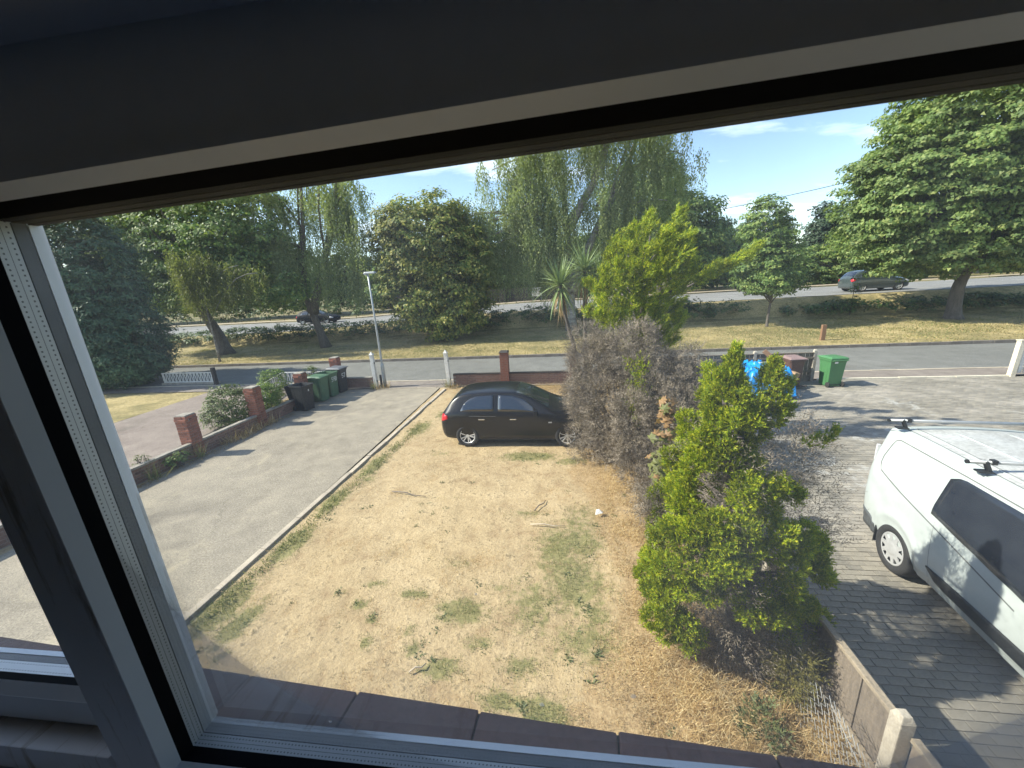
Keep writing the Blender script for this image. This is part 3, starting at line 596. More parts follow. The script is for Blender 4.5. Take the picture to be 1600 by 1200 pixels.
# ------------------------------------------------------------------ vehicles
def pchip(x, X, Y):
    X = np.asarray(X, float); Y = np.asarray(Y, float); h = np.diff(X); dl = np.diff(Y)/h
    d = np.zeros(len(X)); d[0], d[-1] = dl[0], dl[-1]
    for i in range(1, len(X)-1):
        if dl[i-1]*dl[i] > 0:
            w1, w2 = 2*h[i]+h[i-1], h[i]+2*h[i-1]; d[i] = (w1+w2)/(w1/dl[i-1]+w2/dl[i])
    x = np.clip(np.asarray(x, float), X[0], X[-1]); i = np.clip(np.searchsorted(X, x, side='right')-1, 0, len(h)-1); tt = (x-X[i])/h[i]
    return ((1+2*tt)*(1-tt)**2*Y[i] + tt*(1-tt)**2*h[i]*d[i] + tt**2*(3-2*tt)*Y[i+1] + tt**2*(tt-1)*h[i]*d[i+1])
class Loft:
    """car body: columns x, zb, w, zs, zbelt, wbelt, zre, wr, zt (half sections from sill to roof)"""
    def __init__(s, rows, bulge=None): s.T = np.array(rows, float); s.bulge = bulge
    def sec(s, x, k=7):
        zb, w, zs, zq, wq, zr_, wr, zt = [float(pchip(x, s.T[:, 0], s.T[:, i])) for i in range(1, 9)]
        P = np.array([(0, zb), (.80*w, zb), (.945*w, zb+.09*(zs-zb)/.5), (.985*w, zb+.5*(zs-zb)), (w, zs), (wq, zq), (wr, zr_), (wr*.62, zt-.28*(zt-zr_)), (0, zt)])
        out = [P[0]]
        for i in range(1, len(P)-1):
            p0, p1, p2, p3 = P[i-1], P[i], P[i+1], P[min(i+2, len(P)-1)]
            if i == len(P)-2: p3 = np.array([-p1[0], p1[1]])
            if i in (5, 6):                       # keep the glasshouse and the roof edge fairly tight
                p0 = p1 + (p0-p1)*0.3; p3 = p2 + (p3-p2)*0.3
            for j in range(k):
                q = j/k
                out.append(0.5*((2*p1)+(-p0+p2)*q+(2*p0-5*p1+4*p2-p3)*q*q+(-p0+3*p1-3*p2+p3)*q**3))
        out.append(P[-1]); a = np.array(out)
        if s.bulge is not None: a[:, 0] += s.bulge(x, a[:, 1])*(a[:, 0] > .6*w)
        return a
    def Y(s, x, z):
        a = s.sec(x); k = 7; a = a[8:1+k*6]
        o = np.argsort(a[:, 1]); return np.interp(z, a[o, 1], a[o, 0])
    def Z(s, x, y):
        a = s.sec(x)[-16:][::-1]; return np.interp(abs(y), a[:, 0], a[:, 1])
    def body(s, name, mats, parent, xs, cuts=()):
        rings = []
        for x in xs:
            a = s.sec(x); ring = [(x, y, z) for y, z in a] + [(x, -y, z) for y, z in a[-2:0:-1]]; rings.append(ring)
        n = len(rings[0]); mb = MB(); vs = [v for r_ in rings for v in r_]; fs = []
        for i in range(len(rings)-1):
            for k in range(n): fs.append((i*n+k, i*n+(k+1) % n, (i+1)*n+(k+1) % n, (i+1)*n+k))
        fs += [tuple(range(n))[::-1], tuple(range((len(rings)-1)*n, len(rings)*n))]
        mb.add(vs, fs); o = mb.build(name, mats, parent, smooth=True)
        if cuts:
            c = MB()
            for (cx, cz, rad, y0, y1) in cuts: c.lathe([(0, 0), (rad, 0), (rad, y1-y0), (0, y1-y0)], 40, Matrix.Translation((cx, y1, cz)) @ Matrix.Rotation(R(90), 4, 'X'))
            co = c.build('wheel_cutter', M['trim_black'])
            md = o.modifiers.new('arches', 'BOOLEAN'); md.object = co; md.operation = 'DIFFERENCE'; md.solver = 'EXACT'
            bpy.context.view_layer.update(); dg = bpy.context.evaluated_depsgraph_get()
            me = bpy.data.meshes.new_from_object(o.evaluated_get(dg)); o.modifiers.clear(); o.data = me
            bpy.data.objects.remove(co)
        me = o.data
        bm = bmesh.new(); bm.from_mesh(me)
        for e in bm.edges:
            e.smooth = not (len(e.link_faces) == 2 and e.calc_face_angle(0) > R(42))
        bm.to_mesh(me); bm.free(); return o
    def side(s, xs, zlo, zhi, off, sgn, nz=6, thick=0.004):
        mb = MB(); nx = len(xs); vs = []; inn = []
        for i, x in enumerate(xs):
            lo = zlo(x) if callable(zlo) else zlo; hi = zhi(x) if callable(zhi) else zhi
            for j in range(nz+1):
                z = lo+(hi-lo)*j/nz; y = float(s.Y(x, z)); vs.append((x, sgn*(y+off), z)); inn.append((x, sgn*(y-thick), z))
        q = nz+1; fs = [(i*q+j, (i+1)*q+j, (i+1)*q+j+1, i*q+j+1) for i in range(nx-1) for j in range(nz)]
        b = [i*q for i in range(nx)] + [(nx-1)*q+j for j in range(1, q)] + [i*q+nz for i in range(nx-2, -1, -1)] + [j for j in range(nz-1, 0, -1)]
        nn = len(vs); rim = [(b[k], b[(k+1) % len(b)], b[(k+1) % len(b)]+nn, b[k]+nn) for k in range(len(b))]
        return mb.add(vs+inn, fs+rim)
    def top(s, xs, yw, off, ny=14):
        mb = MB(); vs = []; nx = len(xs)
        for x in xs:
            w = yw(x) if callable(yw) else yw; lim = w
            e = 0.01; sl = (float(s.Z(x+e, 0))-float(s.Z(x-e, 0)))/(2*e); nrm = Vector((-sl, 0, 1)).normalized()
            for j in range(ny+1):
                y = -lim+2*lim*j/ny; vs.append(Vector((x, y, float(s.Z(x, y)))) + nrm*off)
        q = ny+1; return mb.add(vs, [(i*q+j, (i+1)*q+j, (i+1)*q+j+1, i*q+j+1) for i in range(nx-1) for j in range(ny)])
    def line(s, pts, off, sgn, wd=0.007):
        """thin strip along a polyline (x,z) on the side"""
        mb = MB(); P = []
        for (a, b) in zip(pts[:-1], pts[1:]):
            n = max(2, int(math.dist(a, b)/0.06))
            P += [(a[0]+(b[0]-a[0])*k/n, a[1]+(b[1]-a[1])*k/n) for k in range(n)]
        P.append(pts[-1]); vs = []
        for i, (x, z) in enumerate(P):
            x0, z0 = P[max(i-1, 0)]; x1, z1 = P[min(i+1, len(P)-1)]; L = math.hypot(x1-x0, z1-z0) or 1; nx, nz = -(z1-z0)/L*wd/2, (x1-x0)/L*wd/2
            for sg in (1, -1): vs.append((x+sg*nx, sgn*(float(s.Y(x+sg*nx, z+sg*nz))+off), z+sg*nz))
        return mb.add(vs, [(2*i, 2*i+1, 2*i+3, 2*i+2) for i in range(len(P)-1)])
def make_wheel(parent, x, y, r, wd, sgn, style):
    w = empty('wheel', (x, y, r), 0, parent)
    Mx = Matrix.Rotation(R(-90*sgn), 4, 'X')            # local z -> outwards (sgn * y)
    tp = [(r*.66, -wd/2), (r*.93, -wd/2), (r*.985, -wd*.38), (r, -wd*.2), (r, wd*.2), (r*.985, wd*.38), (r*.93, wd/2), (r*.80, wd*.52), (r*.66, wd*.46)]
    MB().lathe(tp, 36, Mx, closed=True).build('tyre', M['tyre'], w, smooth=True)
    rm = MB(); rr = r*.67
    if style == 'hubcap':
        rm.lathe([(0, wd*.50), (rr*.30, wd*.50), (rr*.42, wd*.47), (rr*.55, wd*.47), (rr*.6, wd*.46)], 40, Mx)
        rm.lathe([(rr*.86, wd*.45), (rr*.93, wd*.47), (rr, wd*.44), (rr, wd*.3)], 40, Mx)
        for k in range(10):
            a = 2*math.pi*k/10; da = 0.19
            vs = []
            for rad, zz in ((rr*.56, wd*.468), (rr*.9, wd*.462)):
                dd = da*(0.6 if rad > rr*.7 else 1.3)
                vs += [Mx @ Vector((rad*math.cos(a+q*dd), rad*math.sin(a+q*dd), zz)) for q in (-1, 1)]
            vs += [v - (Mx.to_3x3() @ Vector((0, 0, .015))) for v in vs]
            rm.add(vs, [(0, 1, 3, 2), (4, 6, 7, 5), (0, 2, 6, 4), (1, 5, 7, 3)])
        rm.build('hubcap', M['hubcap'], w)
        MB().lathe([(0, wd*.30), (rr*.98, wd*.30), (rr*.98, -wd*.3)], 32, Mx).build('rim', M['trim_black'], w)
    else:
        rm.lathe([(rr*.9, wd*.40), (rr*.95, wd*.46), (rr, wd*.45), (rr, -wd*.4), (rr*.9, -wd*.4)], 36, Mx)
        rm.lathe([(0, wd*.42), (rr*.2, wd*.42), (rr*.24, wd*.36), (rr*.24, 0)], 20, Mx)
        for k in range(5):
            for dlt in (-.2, .2):
                a0 = 2*math.pi*k/5+dlt*.7; a1 = 2*math.pi*k/5+dlt*1.15; wdt = .052*rr/.2*.2+.007
                p0 = Vector((rr*.18*math.cos(a0), rr*.18*math.sin(a0), wd*.40)); p1 = Vector((rr*.93*math.cos(a1), rr*.93*math.sin(a1), wd*.44))
                tdir = (p1-p0).normalized(); sdir = Vector((0, 0, 1)).cross(tdir)*.013; dn_ = Vector((0, 0, -.02))
                vs = [p0+sdir, p0-sdir, p1-sdir*1.25, p1+sdir*1.25]; vs += [v+dn_ for v in vs]
                rm.add([Mx @ v for v in vs], [(0, 1, 2, 3), (7, 6, 5, 4), (0, 4, 5, 1), (1, 5, 6, 2), (2, 6, 7, 3), (3, 7, 4, 0)])
        rm.build('rim', M['alloy'], w)
        MB().lathe([(0, wd*.12), (rr*.97, wd*.12)], 24, Mx).build('brake_disc', M['trim_black'], w)
    return w
lin = lambda xs, ys: (lambda x: float(np.interp(x, xs, ys)))
HATCH = [(0.00, .36, .66, .58, .68, .64, .78, .56, .82), (0.06, .28, .76, .60, .77, .74, .87, .62, .91), (0.16, .22, .825, .62, .87, .79, .98, .64, 1.04),
         (0.34, .20, .855, .64, .925, .812, 1.17, .61, 1.23), (0.55, .19, .868, .66, .945, .825, 1.295, .585, 1.36), (0.85, .18, .873, .67, .95, .83, 1.345, .58, 1.405),
         (1.5, .17, .875, .68, .945, .835, 1.372, .585, 1.43), (2.0, .17, .875, .68, .935, .835, 1.355, .585, 1.42), (2.4, .17, .875, .68, .925, .835, 1.255, .60, 1.32),
         (2.75, .17, .875, .67, .91, .83, 1.09, .645, 1.14), (3.0, .17, .875, .67, .89, .825, .965, .69, 1.005), (3.2, .17, .872, .66, .855, .81, .91, .66, .945),
         (3.7, .18, .86, .64, .79, .77, .83, .60, .86), (4.0, .20, .82, .60, .72, .71, .75, .54, .775), (4.17, .24, .74, .52, .62, .62, .66, .45, .68), (4.24, .32, .60, .46, .54, .50, .58, .36, .60)]
def hatchback(name, label, paint, loc, rz, rows=HATCH, hubs=(.75, 3.41), r=.316, detail=True, group=None):
    t_ = thing(name, label, 'car', loc, rz, group); L = Loft(rows); xe = rows[-1][0]
    xs = np.unique(np.concatenate([[r_[0] for r_ in rows], np.linspace(0.02, xe-.02, 70 if detail else 36)]))
    L.body('body', paint, t_, xs, [(h, r, r*1.10, sy*.60-(0 if sy > 0 else .6), sy*.60+(.6 if sy > 0 else 0)) for h in hubs for sy in (1, -1)])
    sc = xe/4.24; k = rows[6][8]/1.43
    zt = lin([.60*sc, .66*sc, .80*sc, 1.0*sc, 1.5*sc, 2.0*sc, 2.3*sc, 2.62*sc], [q*k for q in (.975, 1.10, 1.225, 1.295, 1.325, 1.305, 1.215, .985)])
    zl = lambda x: float(pchip(x, L.T[:, 0], L.T[:, 4]))+.018*k
    n = 12 if detail else 7
    for sg in (1, -1):
        L.side(np.linspace(.61*sc, 1.50*sc, n), zl, zt, .004, sg).build('rear_side_window', M['glass_dark'], t_, smooth=True)
        L.side(np.linspace(1.62*sc, 2.60*sc, n), zl, zt, .004, sg).build('front_side_window', M['glass_dark'], t_, smooth=True)
        L.side(np.linspace(.015, .24*sc, 6), lin([0, .24*sc], [.66*k, .76*k]), lin([0, .10, .24*sc], [.80*k, .885*k, .84*k]), .006, sg).build('tail_lamp', M['tail_red'], t_, smooth=True)
        L.side(np.linspace(xe-.42, xe-.1, 6), lin([0, 9], [.56*k]*2), lin([xe-.42, xe-.1], [.74*k, .64*k]), .005, sg).build('headlamp', M['lens'], t_, smooth=True)
        if detail:
            L.line([(.84, .885), (1.56, .875)], .004, sg, .006).build('window_trim', M['chrome'], t_)
            for nm, pts in (('rear_door_gap', [(.72, .99), (.95, .80), (1.10, .55), (1.16, .27), (1.62, .25), (1.58, .93)]), ('front_door_gap', [(1.62, .25), (2.62, .25), (2.72, .55), (2.70, .88)])):
                L.line(pts, .0022, sg, .008).build(nm, M['seam'], t_)
            L.line([(.20, .80), (.5, .79), (3.5, .725)], .0018, sg, .010).build('shoulder_crease', M['seam'], t_)
            L.line([(1.14, .215), (3.0, .215)], .006, sg, .02).build('sill_trim', M['trim_black'], t_)
            for hx in (1.18, 2.02):
                y = float(L.Y(hx, .80)); MB().box((hx, sg*(y+.018), .795), (.17, .022, .026)).build('door_handle', M['chrome'] if True else paint, t_, bevel=.006)
            hb = MB(); hb.box((2.62, sg*.985, 1.0), (.12, .20, .135), taper=.8); hb.box((2.64, sg*.875, .95), (.06, .10, .035)); hb.build('door_mirror', M['black_paint'], t_, bevel=.02)
            y = float(L.Y(2.93, .70)); MB().box((2.98, sg*(y+.004), .70), (.09, .006, .03)).build('side_repeater', M['white_mark'], t_)
            lc_ = [(r*1.02*math.cos(R(a))+h_, r+r*1.02*math.sin(R(a))) for h_ in () for a in range(0, 181, 10)]
        for h in hubs: make_wheel(t_, h, sg*.765*(rows[6][2]/.875), r, .205, sg, 'alloy')
    L.top(np.linspace(2.10*sc, 2.93*sc, 12), lambda x: float(pchip(x, L.T[:, 0], L.T[:, 7]))*.93, .005).build('windscreen', M['glass_screen'], t_, smooth=True)
    L.top(np.linspace(.17*sc, .47*sc, 8), lambda x: float(pchip(x, L.T[:, 0], L.T[:, 7]))*.93, .005).build('rear_window', M['glass_dark'], t_, smooth=True)
    if detail:
        wv = MB(); wv.tube([(2.88, .30, 1.075), (2.72, -.30, 1.17)], .008); wv.tube([(2.9, -.1, 1.07), (2.75, -.58, 1.12)], .008); wv.build('wiper', M['trim_black'], t_)
        ae = MB(); ae.tube([(.62, 0, 1.39), (.50, 0, 1.50)], [.012, .004]); ae.build('aerial', M['trim_black'], t_)
        MB().box((2.05, 0, 1.30), (.02, .22, .06)).build('rear_view_mirror', M['trim_black'], t_)
        MB().box((-.012, 0, .72), (.012, .52, .11)).build('number_plate', M['plate_y'], t_)
    return t_
HATCH2 = [(r_[0], r_[1], r_[2], r_[3]*1.03, r_[4]*1.04, r_[5]*1.005, r_[6]*1.045, r_[7]*1.04, r_[8]*1.045) for r_ in HATCH]
hatchback('parked_car', 'black five-door hatchback parked across the bare front lawn, nose in the dead bush', M['black_paint'], (-3.355, 10.25, 0), R(-0.3), HATCH2)
SUV = [(r_[0]*4.05/4.24, r_[1]+.03, r_[2]*1.05, r_[3]*1.13, r_[4]*1.12, r_[5]*1.05, r_[6]*1.12, r_[7]*1.05, r_[8]*1.14) for r_ in HATCH]
hatchback('suv', 'teal-grey SUV driving right on the far main road', M['grey_paint'], (22.0, 34.3, float(zr(np.array(23.), np.array(34.1)))+.07), R(0.4), SUV, (.74, 3.24), .345, False)
hatchback('distant_car', 'dark blue-black car on the main road, half behind the leaning birch trunk', M['dark_paint'], (-28.0, 38.6, float(zr(np.array(-26.), np.array(38.6)))+.07), R(2.5), HATCH, (.75, 3.41), .316, False)

def van_bulge(x, z):
    d_ = math.hypot if False else np.hypot(x-0.86, np.asarray(z)-.36)
    return 0.026*np.exp(-((d_-.46)/.05)**2) - 0.010*np.exp(-((np.asarray(z)-(1.33-.145*(x-.6)))/.035)**2)*float(.3 < x < 3.0)
VAN = [(0.0, .44, .85, .9, 1.30, .83, 1.76, .70, 1.82), (0.03, .38, .915, .9, 1.32, .89, 1.82, .75, 1.885), (0.10, .32, .955, .9, 1.33, .93, 1.865, .785, 1.93), (0.24, .29, .975, .9, 1.34, .95, 1.885, .80, 1.95),
       (0.5, .26, .982, .9, 1.34, .957, 1.895, .805, 1.965), (1.2, .25, .985, .9, 1.34, .96, 1.90, .805, 1.975), (2.5, .24, .985, .9, 1.32, .955, 1.895, .80, 1.975),
       (3.1, .24, .985, .88, 1.28, .945, 1.85, .79, 1.94), (3.5, .24, .98, .86, 1.22, .935, 1.60, .78, 1.70), (3.95, .25, .975, .84, 1.12, .92, 1.25, .80, 1.32), (4.1, .26, .97, .82, 1.06, .90, 1.14, .78, 1.19),
       (4.6, .28, .93, .75, .93, .84, .98, .68, 1.02), (4.9, .32, .80, .65, .75, .70, .78, .5, .80), (4.97, .38, .7, .6, .66, .6, .68, .42, .70)]
van = thing('van', 'white panel van with roof bars parked on the block paving', 'van', (5.60, 5.98, 0.0), R(-97.0))
VL = Loft(VAN, van_bulge)
xs = np.unique(np.concatenate([[r_[0] for r_ in VAN], np.linspace(.02, 4.95, 90)]))
vb = VL.body('body', M['van_paint'], van, xs, [(h, .345, .40, (.58 if sy > 0 else -1.2), (1.2 if sy > 0 else -.58)) for h in (.86, 3.79) for sy in (1, -1)])
for h in (.86, 3.79):
    for sy in (1, -1): make_wheel(van, h, sy*.865, .345, .225, sy, 'hubcap')
vz = lambda x: 1.415 - .145*(x-.25)                    # swage under the windows, falling forwards
for sy in (1, -1):
    VL.side(np.linspace(1.33, 2.86, 18), lambda x: vz(x)-.035, lambda x: 1.775 + .0*x - .55*max(0, 1.45-x), .005, sy, nz=8).build('side_window', M['glass_tint'], van, smooth=True)
    VL.side(np.linspace(2.98, 3.78, 12), lambda x: 1.21, lin([2.98, 3.1, 3.78], [1.78, 1.78, 1.24]), .005, sy, nz=8).build('cab_window', M['glass_dark'], van, smooth=True)
    VL.line([(.30, 1.70), (.26, 1.50), (.27, 1.40), (.34, 1.30), (.8, 1.20), (1.5, 1.08), (2.5, .90)], .0015, sy, .018).build('door_rail', M['seam_grey'], van)
    VL.line([(.30, 1.70), (.33, 1.775), (.40, 1.80), (1.5, 1.815), (2.5, 1.815)], .0015, sy, .014).build('panel_gap', M['seam_grey'], van)
    VL.line([(2.92, 1.80), (2.94, .9), (2.9, .30)], .0015, sy, .008).build('door_gap', M['seam_grey'], van)
    VL.line([(1.42, 1.16), (1.48, .30)], .0012, sy, .005).build('door_gap', M['seam_grey'], van)
    VL.side(np.linspace(1.45, 3.3, 14), lin([1.45, 1.62, 3.3], [.545, .425, .41]), lin([1.45, 1.9, 3.3], [.555, .575, .59]), .016, sy, nz=4).build('rubbing_strip', M['trim_black'], van, smooth=True)
    VL.side(np.linspace(.005, .44, 8), lambda x: .30+.25*max(0, .10-x), lin([0, .3, .44], [.57, .54, .46]), .010, sy, nz=4).build('bumper_corner', M['trim_grey'], van, smooth=True)
    MB().box((1.98, sy*.985, 1.02), (.02, .012, .04)).build('door_handle', M['seam_grey'], van) if False else None
    y = float(VL.Y(.47, .3)); MB().box((.475, sy*.86, .33), (.012, .22, .26)).build('mud_flap', M['trim_black'], van)
    MB().box((.022, sy*.862, 1.45), (.03, .05, .26)).build('tail_lamp', M['lens'], van, bevel=.01)
rr_ = MB().span((-.03, -.86, .33), (.05, .86, .56)); rr_.build('rear_bumper', M['trim_grey'], van, bevel=.02)
VL.top(np.linspace(.30, 2.95, 24), .70, .004, 20).build('roof_panel', M['van_roof'], van, smooth=True)
rb = MB()
for y0 in (-.62, .62, -.80, .80):
    pts = [(x, y0, float(VL.Z(x, y0))+.004) for x in np.linspace(.30 if abs(y0) < .7 else .12, 2.95, 20)]; rb.tube(pts, .010, 5)
for y0 in (-.28, .28):
    pts = [(x, y0, float(VL.Z(x, y0))+.004) for x in np.linspace(.45, 2.9, 20)]; rb.tube(pts, .011, 5)
rb.build('roof_rib', M['van_paint'], van, smooth=True)
gr_ = MB()
for y0 in (-.70, .70, -.59, .59):
    pts = [(x, y0, float(VL.Z(x, y0))+.004) for x in np.linspace(.25, 2.95, 20)]; gr_.tube(pts, .004, 4)
gr_.build('roof_gutter', M['seam_grey'], van)
for xb_ in (.30, 1.60):
    bar = empty('roof_bar', (xb_, 0, 0), 0, van)
    b_ = MB(); b_.tube([(0, -.96, 2.065), (0, .96, 2.065)], .021, 12); b_.build('crossbar', M['galv'], bar, smooth=True)
    for sy in (1, -1):
        f_ = MB(); f_.box((0, sy*.74, 2.07), (.055, .05, .055)); f_.box((0, sy*.785, 2.02), (.06, .03, .13), M=Matrix.Rotation(R(-24*sy), 4, 'X')); f_.box((0, sy*.80, 1.955), (.09, .13, .02)); f_.build('bar_foot', M['trim_black'], bar, bevel=.006)
        MB().lathe([(0, 0), (.023, 0), (.023, .02), (0, .02)], 12, Matrix.Translation((0, sy*.96, 2.065)) @ Matrix.Rotation(R(-90*sy), 4, 'X')).build('end_cap', M['trim_black'], bar)
VL.top(np.linspace(3.12, 3.92, 10), lambda x: .70, .005).build('windscreen', M['glass_screen'], van, smooth=True)
for sy in (1, -1):
    hb = MB(); hb.box((3.45, sy*1.12, 1.35), (.10, .20, .30), taper=.85); hb.box((3.48, sy*1.0, 1.25), (.05, .12, .05)); hb.build('door_mirror', M['trim_black'], van, bevel=.02)
# ------------------------------------------------------------------ brick walls and pillars
def brick_meshes(key, dims):
    out = []
    for k in range(3):
        mb = MB(); mb.box((0, 0, 0), dims); me = mb.mesh('brick', M[key], bevel=.004)
        for v in me.vertices: v.co += Vector((random.uniform(-.002, .002), random.uniform(-.002, .002), random.uniform(-.0015, .0015)))
        out.append(me)
    return out
BR = {k: brick_meshes(k, (.215, .1025, .065)) for k in ('brick', 'brick2')}
def brick_wall(root, p0, p1, h, key='brick2', stuff=False, cope=True):
    p0 = Vector((*p0, 0)); p1 = Vector((*p1, 0)); d = p1-p0; L = d.length; a = math.atan2(d.y, d.x); u = d.normalized()
    courses = int(round(h/.075)); n = int(L/.225)
    mb = MB(); mb.box((p0+p1)/2+Vector((0, 0, h/2-.03)), (L, .094, h+.06), a); mb.build('mortar', M['mortar'], root)
    bulk = MB()
    for c in range(courses):
        for i in range(n+1):
            s = (i+.5)*.225 - (.1125 if c % 2 else 0)
            if s < .05 or s > L-.05: continue
            pos = p0+u*s+Vector((0, 0, .0375+.075*c)); pos += Vector((random.uniform(-.002, .002), random.uniform(-.002, .002), 0))
            if stuff: bulk.box(pos, (.215, .1025, .065), a+random.uniform(-.01, .01))
            else:
                o = link(bpy.data.objects.new('brick', random.choice(BR[key])), root); o.location = pos; o.rotation_euler = (0, 0, a+random.uniform(-.012, .012))
    if stuff: tag(bulk.build('brickwork', M[key], root), kind='stuff')
    if cope:
        s = 0.0
        while s < L-.2:
            o = MB(); o.box((0, 0, 0), (.445, .15, .055)); cb = o.build('coping_stone', M['coping'], root, bevel=.008)
            cb.location = p0+u*(s+.225)+Vector((0, 0, courses*.075+.03)); cb.rotation_euler = (random.uniform(-.01, .01), random.uniform(-.01, .01), a+random.uniform(-.015, .015)); s += .45
def pillar(name, label, x, y, h, rz=0.0, key='brick', cap='brick', group=None, stuff=False, w=.34):
    root = thing(name, label, 'pillar', (x, y, 0), rz, group)
    MB().box((0, 0, h/2-.03), (w-.012, w-.012, h+.04)).build('mortar', M['mortar'], root)
    courses = int(round(h/.075)); bulk = MB(); hw = w/2
    for c in range(courses):
        over = .022 if (cap == 'brick' and c == courses-2) else 0
        z = .0375+.075*c; e = .1025/2
        for k in range(4):
            aa = k*math.pi/2
            for (s, ln) in (((-hw+.1135) if c % 2 else (hw-.1135), .227),):
                pos = Matrix.Rotation(aa, 3, 'Z') @ Vector((s, -hw+e-.003-over, z))
                if stuff: bulk.box(pos, (ln, .1025, .065), aa)
                else:
                    o = link(bpy.data.objects.new('brick', random.choice(BR[key])), root); o.location = pos; o.rotation_euler = (0, 0, aa+random.uniform(-.01, .01)); o.scale = (ln/.215, 1, 1)
    if stuff: tag(bulk.build('brickwork', M[key], root), kind='stuff')
    zt_ = courses*.075
    if cap == 'brick': MB().box((0, 0, zt_+.012), (w-.02, w-.02, .035), taper=.96).build('cap', M['coping'], root, bevel=.008)
    else: MB().box((0, 0, zt_+.03), (w+.06, w+.06, .06), taper=.8).build('cap', M['wood_dark'], root, bevel=.008)
    return root
dw = thing('divider_wall', 'low red brick wall with worn coping dividing the two driveways', 'wall')
brick_wall(dw, (-10.46, 6.2), (-10.03, 15.25), .40)
brick_wall(dw, (-10.52, 4.4), (-10.46, 6.2), .40, stuff=True)
PG = 'brick pillars along the driveway wall'
pillar('brick_pillar', 'nearest red brick pillar in the driveway wall, closest to the house, pale mortar on top', -10.42, 8.82, 1.17, R(2), group=PG)
pillar('brick_pillar', 'red brick pillar beside the round leafy shrub in the driveway wall', -10.27, 11.08, 1.34, R(2), group=PG)
pillar('brick_pillar', 'red brick pillar just behind the open black bin', -10.17, 13.35, 1.30, R(2), group=PG)
pillar('brick_pillar', 'red brick pillar at the road end of the driveway wall, behind the bins', -10.06, 15.6, 1.42, R(1), group=PG)
fw = thing('front_wall', 'low weathered brick wall along the pavement behind the black hatchback', 'wall')
brick_wall(fw, (-4.72, 15.62), (2.6, 15.62), .5, stuff=True, cope=False)
MB().box((-1.06, 15.62, .535), (7.3, .12, .06)).build('coping', M['wood_dark'], fw, bevel=.006)
pillar('brick_pillar', 'tall red brick pillar with dark cap rising behind the black hatchback', -2.46, 15.63, 1.42, cap='dark', group='front boundary pillars', stuff=True)
pillar('brick_pillar', 'red brick pillar half hidden by the dead bush', .42, 15.63, 1.30, cap='dark', group='front boundary pillars', stuff=True)
lw_ = thing('front_wall', 'short low brick wall between the wheelie bins and the left white gatepost', 'wall')
brick_wall(lw_, (-9.85, 15.66), (-8.45, 15.66), .46, stuff=True, cope=False)
MB().box((-9.15, 15.66, .48), (1.4, .12, .04)).build('coping', M['coping'], lw_, bevel=.006)

# ------------------------------------------------------------------ gate posts, lamp post, small posts
def gatepost(label, x, y, h, lean):
    g = thing('gatepost', label, 'gatepost', (x, y, 0), 0, 'white gateposts either side of the driveway'); g.rotation_euler = (0, R(lean), 0)
    MB().box((0, 0, h/2-.06), (.145, .145, h-.08)).build('post', M['paint_white'], g, bevel=.006)
    c = MB(); c.box((0, 0, h-.085), (.175, .175, .03)); c.build('collar', M['paint_white'], g, bevel=.004)
    c = MB(); c.box((0, 0, h-.01), (.15, .15, .12), taper=.12); c.build('pointed_cap', M['paint_white'], g)
    for z in (.35, 1.15): MB().box((.078, -.02, z), (.012, .05, .09)).build('hinge', M['wood_dark'], g)
gatepost('white pointed gatepost beside the street lamp', -8.22, 15.5, 1.60, -1.0)
gatepost('white pointed gatepost at the end of the low wall behind the black car', -4.88, 15.5, 1.58, -2.2)
tag(MB().box((-8.0, 15.55, .28), (.075, .075, .66)).build('stub_post', M['wood_dark'], bevel=.006), 'short dark wooden stub post between white gatepost and street lamp', 'post')
lamp = thing('street_lamp', 'grey steel street lamp standing by the white gatepost', 'street lamp', (-7.86, 15.6, 0)); lamp.rotation_euler = (0, R(-.6), 0)
MB().lathe([(0, 0), (.075, 0), (.075, 1.0), (.070, 1.06), (.044, 1.12), (.044, 1.13)], 16).build('base_column', M['galv'], lamp, smooth=True)
MB().lathe([(.046, 1.08), (.040, 3.0), (.034, 4.86), (0, 4.88)], 12).build('pole', M['galv'], lamp, smooth=True)
MB().box((.0, -.073, .55), (.085, .02, .42)).build('access_door', M['galv'], lamp, bevel=.005)
hd = MB(); hd.box((.10, 0, 4.92), (.52, .20, .07), taper=.8); hd.box((-.1, 0, 4.87), (.12, .09, .09)); hd.build('lantern', M['galv'], lamp, bevel=.02)
MB().box((.14, 0, 4.878), (.32, .15, .022)).build('lens', M['lens'], lamp, bevel=.005)
tag(MB().box((14.05, 22.9, .55), (.21, .15, .95)).build('bollard', M['wood_brown'], bevel=.012), 'squat brown timber bollard on the verge past the green bin', 'bollard')
# right hand gatepost with white panel
gp = thing('gatepost', 'cream square gatepost at the right edge beside a white panel', 'gatepost', (15.80, 15.42, 0)); gp.rotation_euler = (0, R(1.5), 0)
MB().box((0, 0, .62), (.15, .15, 1.32)).build('post', M['paint_cream'], gp, bevel=.006)
MB().box((0, 0, 1.295), (.19, .19, .035)).build('cap', M['paint_cream'], gp, bevel=.006)
wp = thing('fence_panel', 'low white slatted fence panel right of the cream gatepost', 'fence', (15.92, 15.42, 0))
for i in range(9): MB().box((.10+i*.17, 0, .62), (.11, .025, 1.0)).build('slat', M['paint_white'], wp, bevel=.004)
for z in (.28, .98): MB().box((.8, .03, z), (1.7, .04, .07)).build('rail', M['paint_white'], wp, bevel=.004)
rk = MB()
for i in range(5): rk.box((.15+i*.24, -.10+.03*(i % 2), .11+.02*(i % 3)), (.22, .17, .20), rz=.2*i)
wr_ = rk.build('rockery_stone', M['post_concrete'], None, bevel=.03); wr_.location = (15.95, 15.2, 0)
tag(wr_, 'cream painted edging stones at the foot of the white panel', 'edging stones')
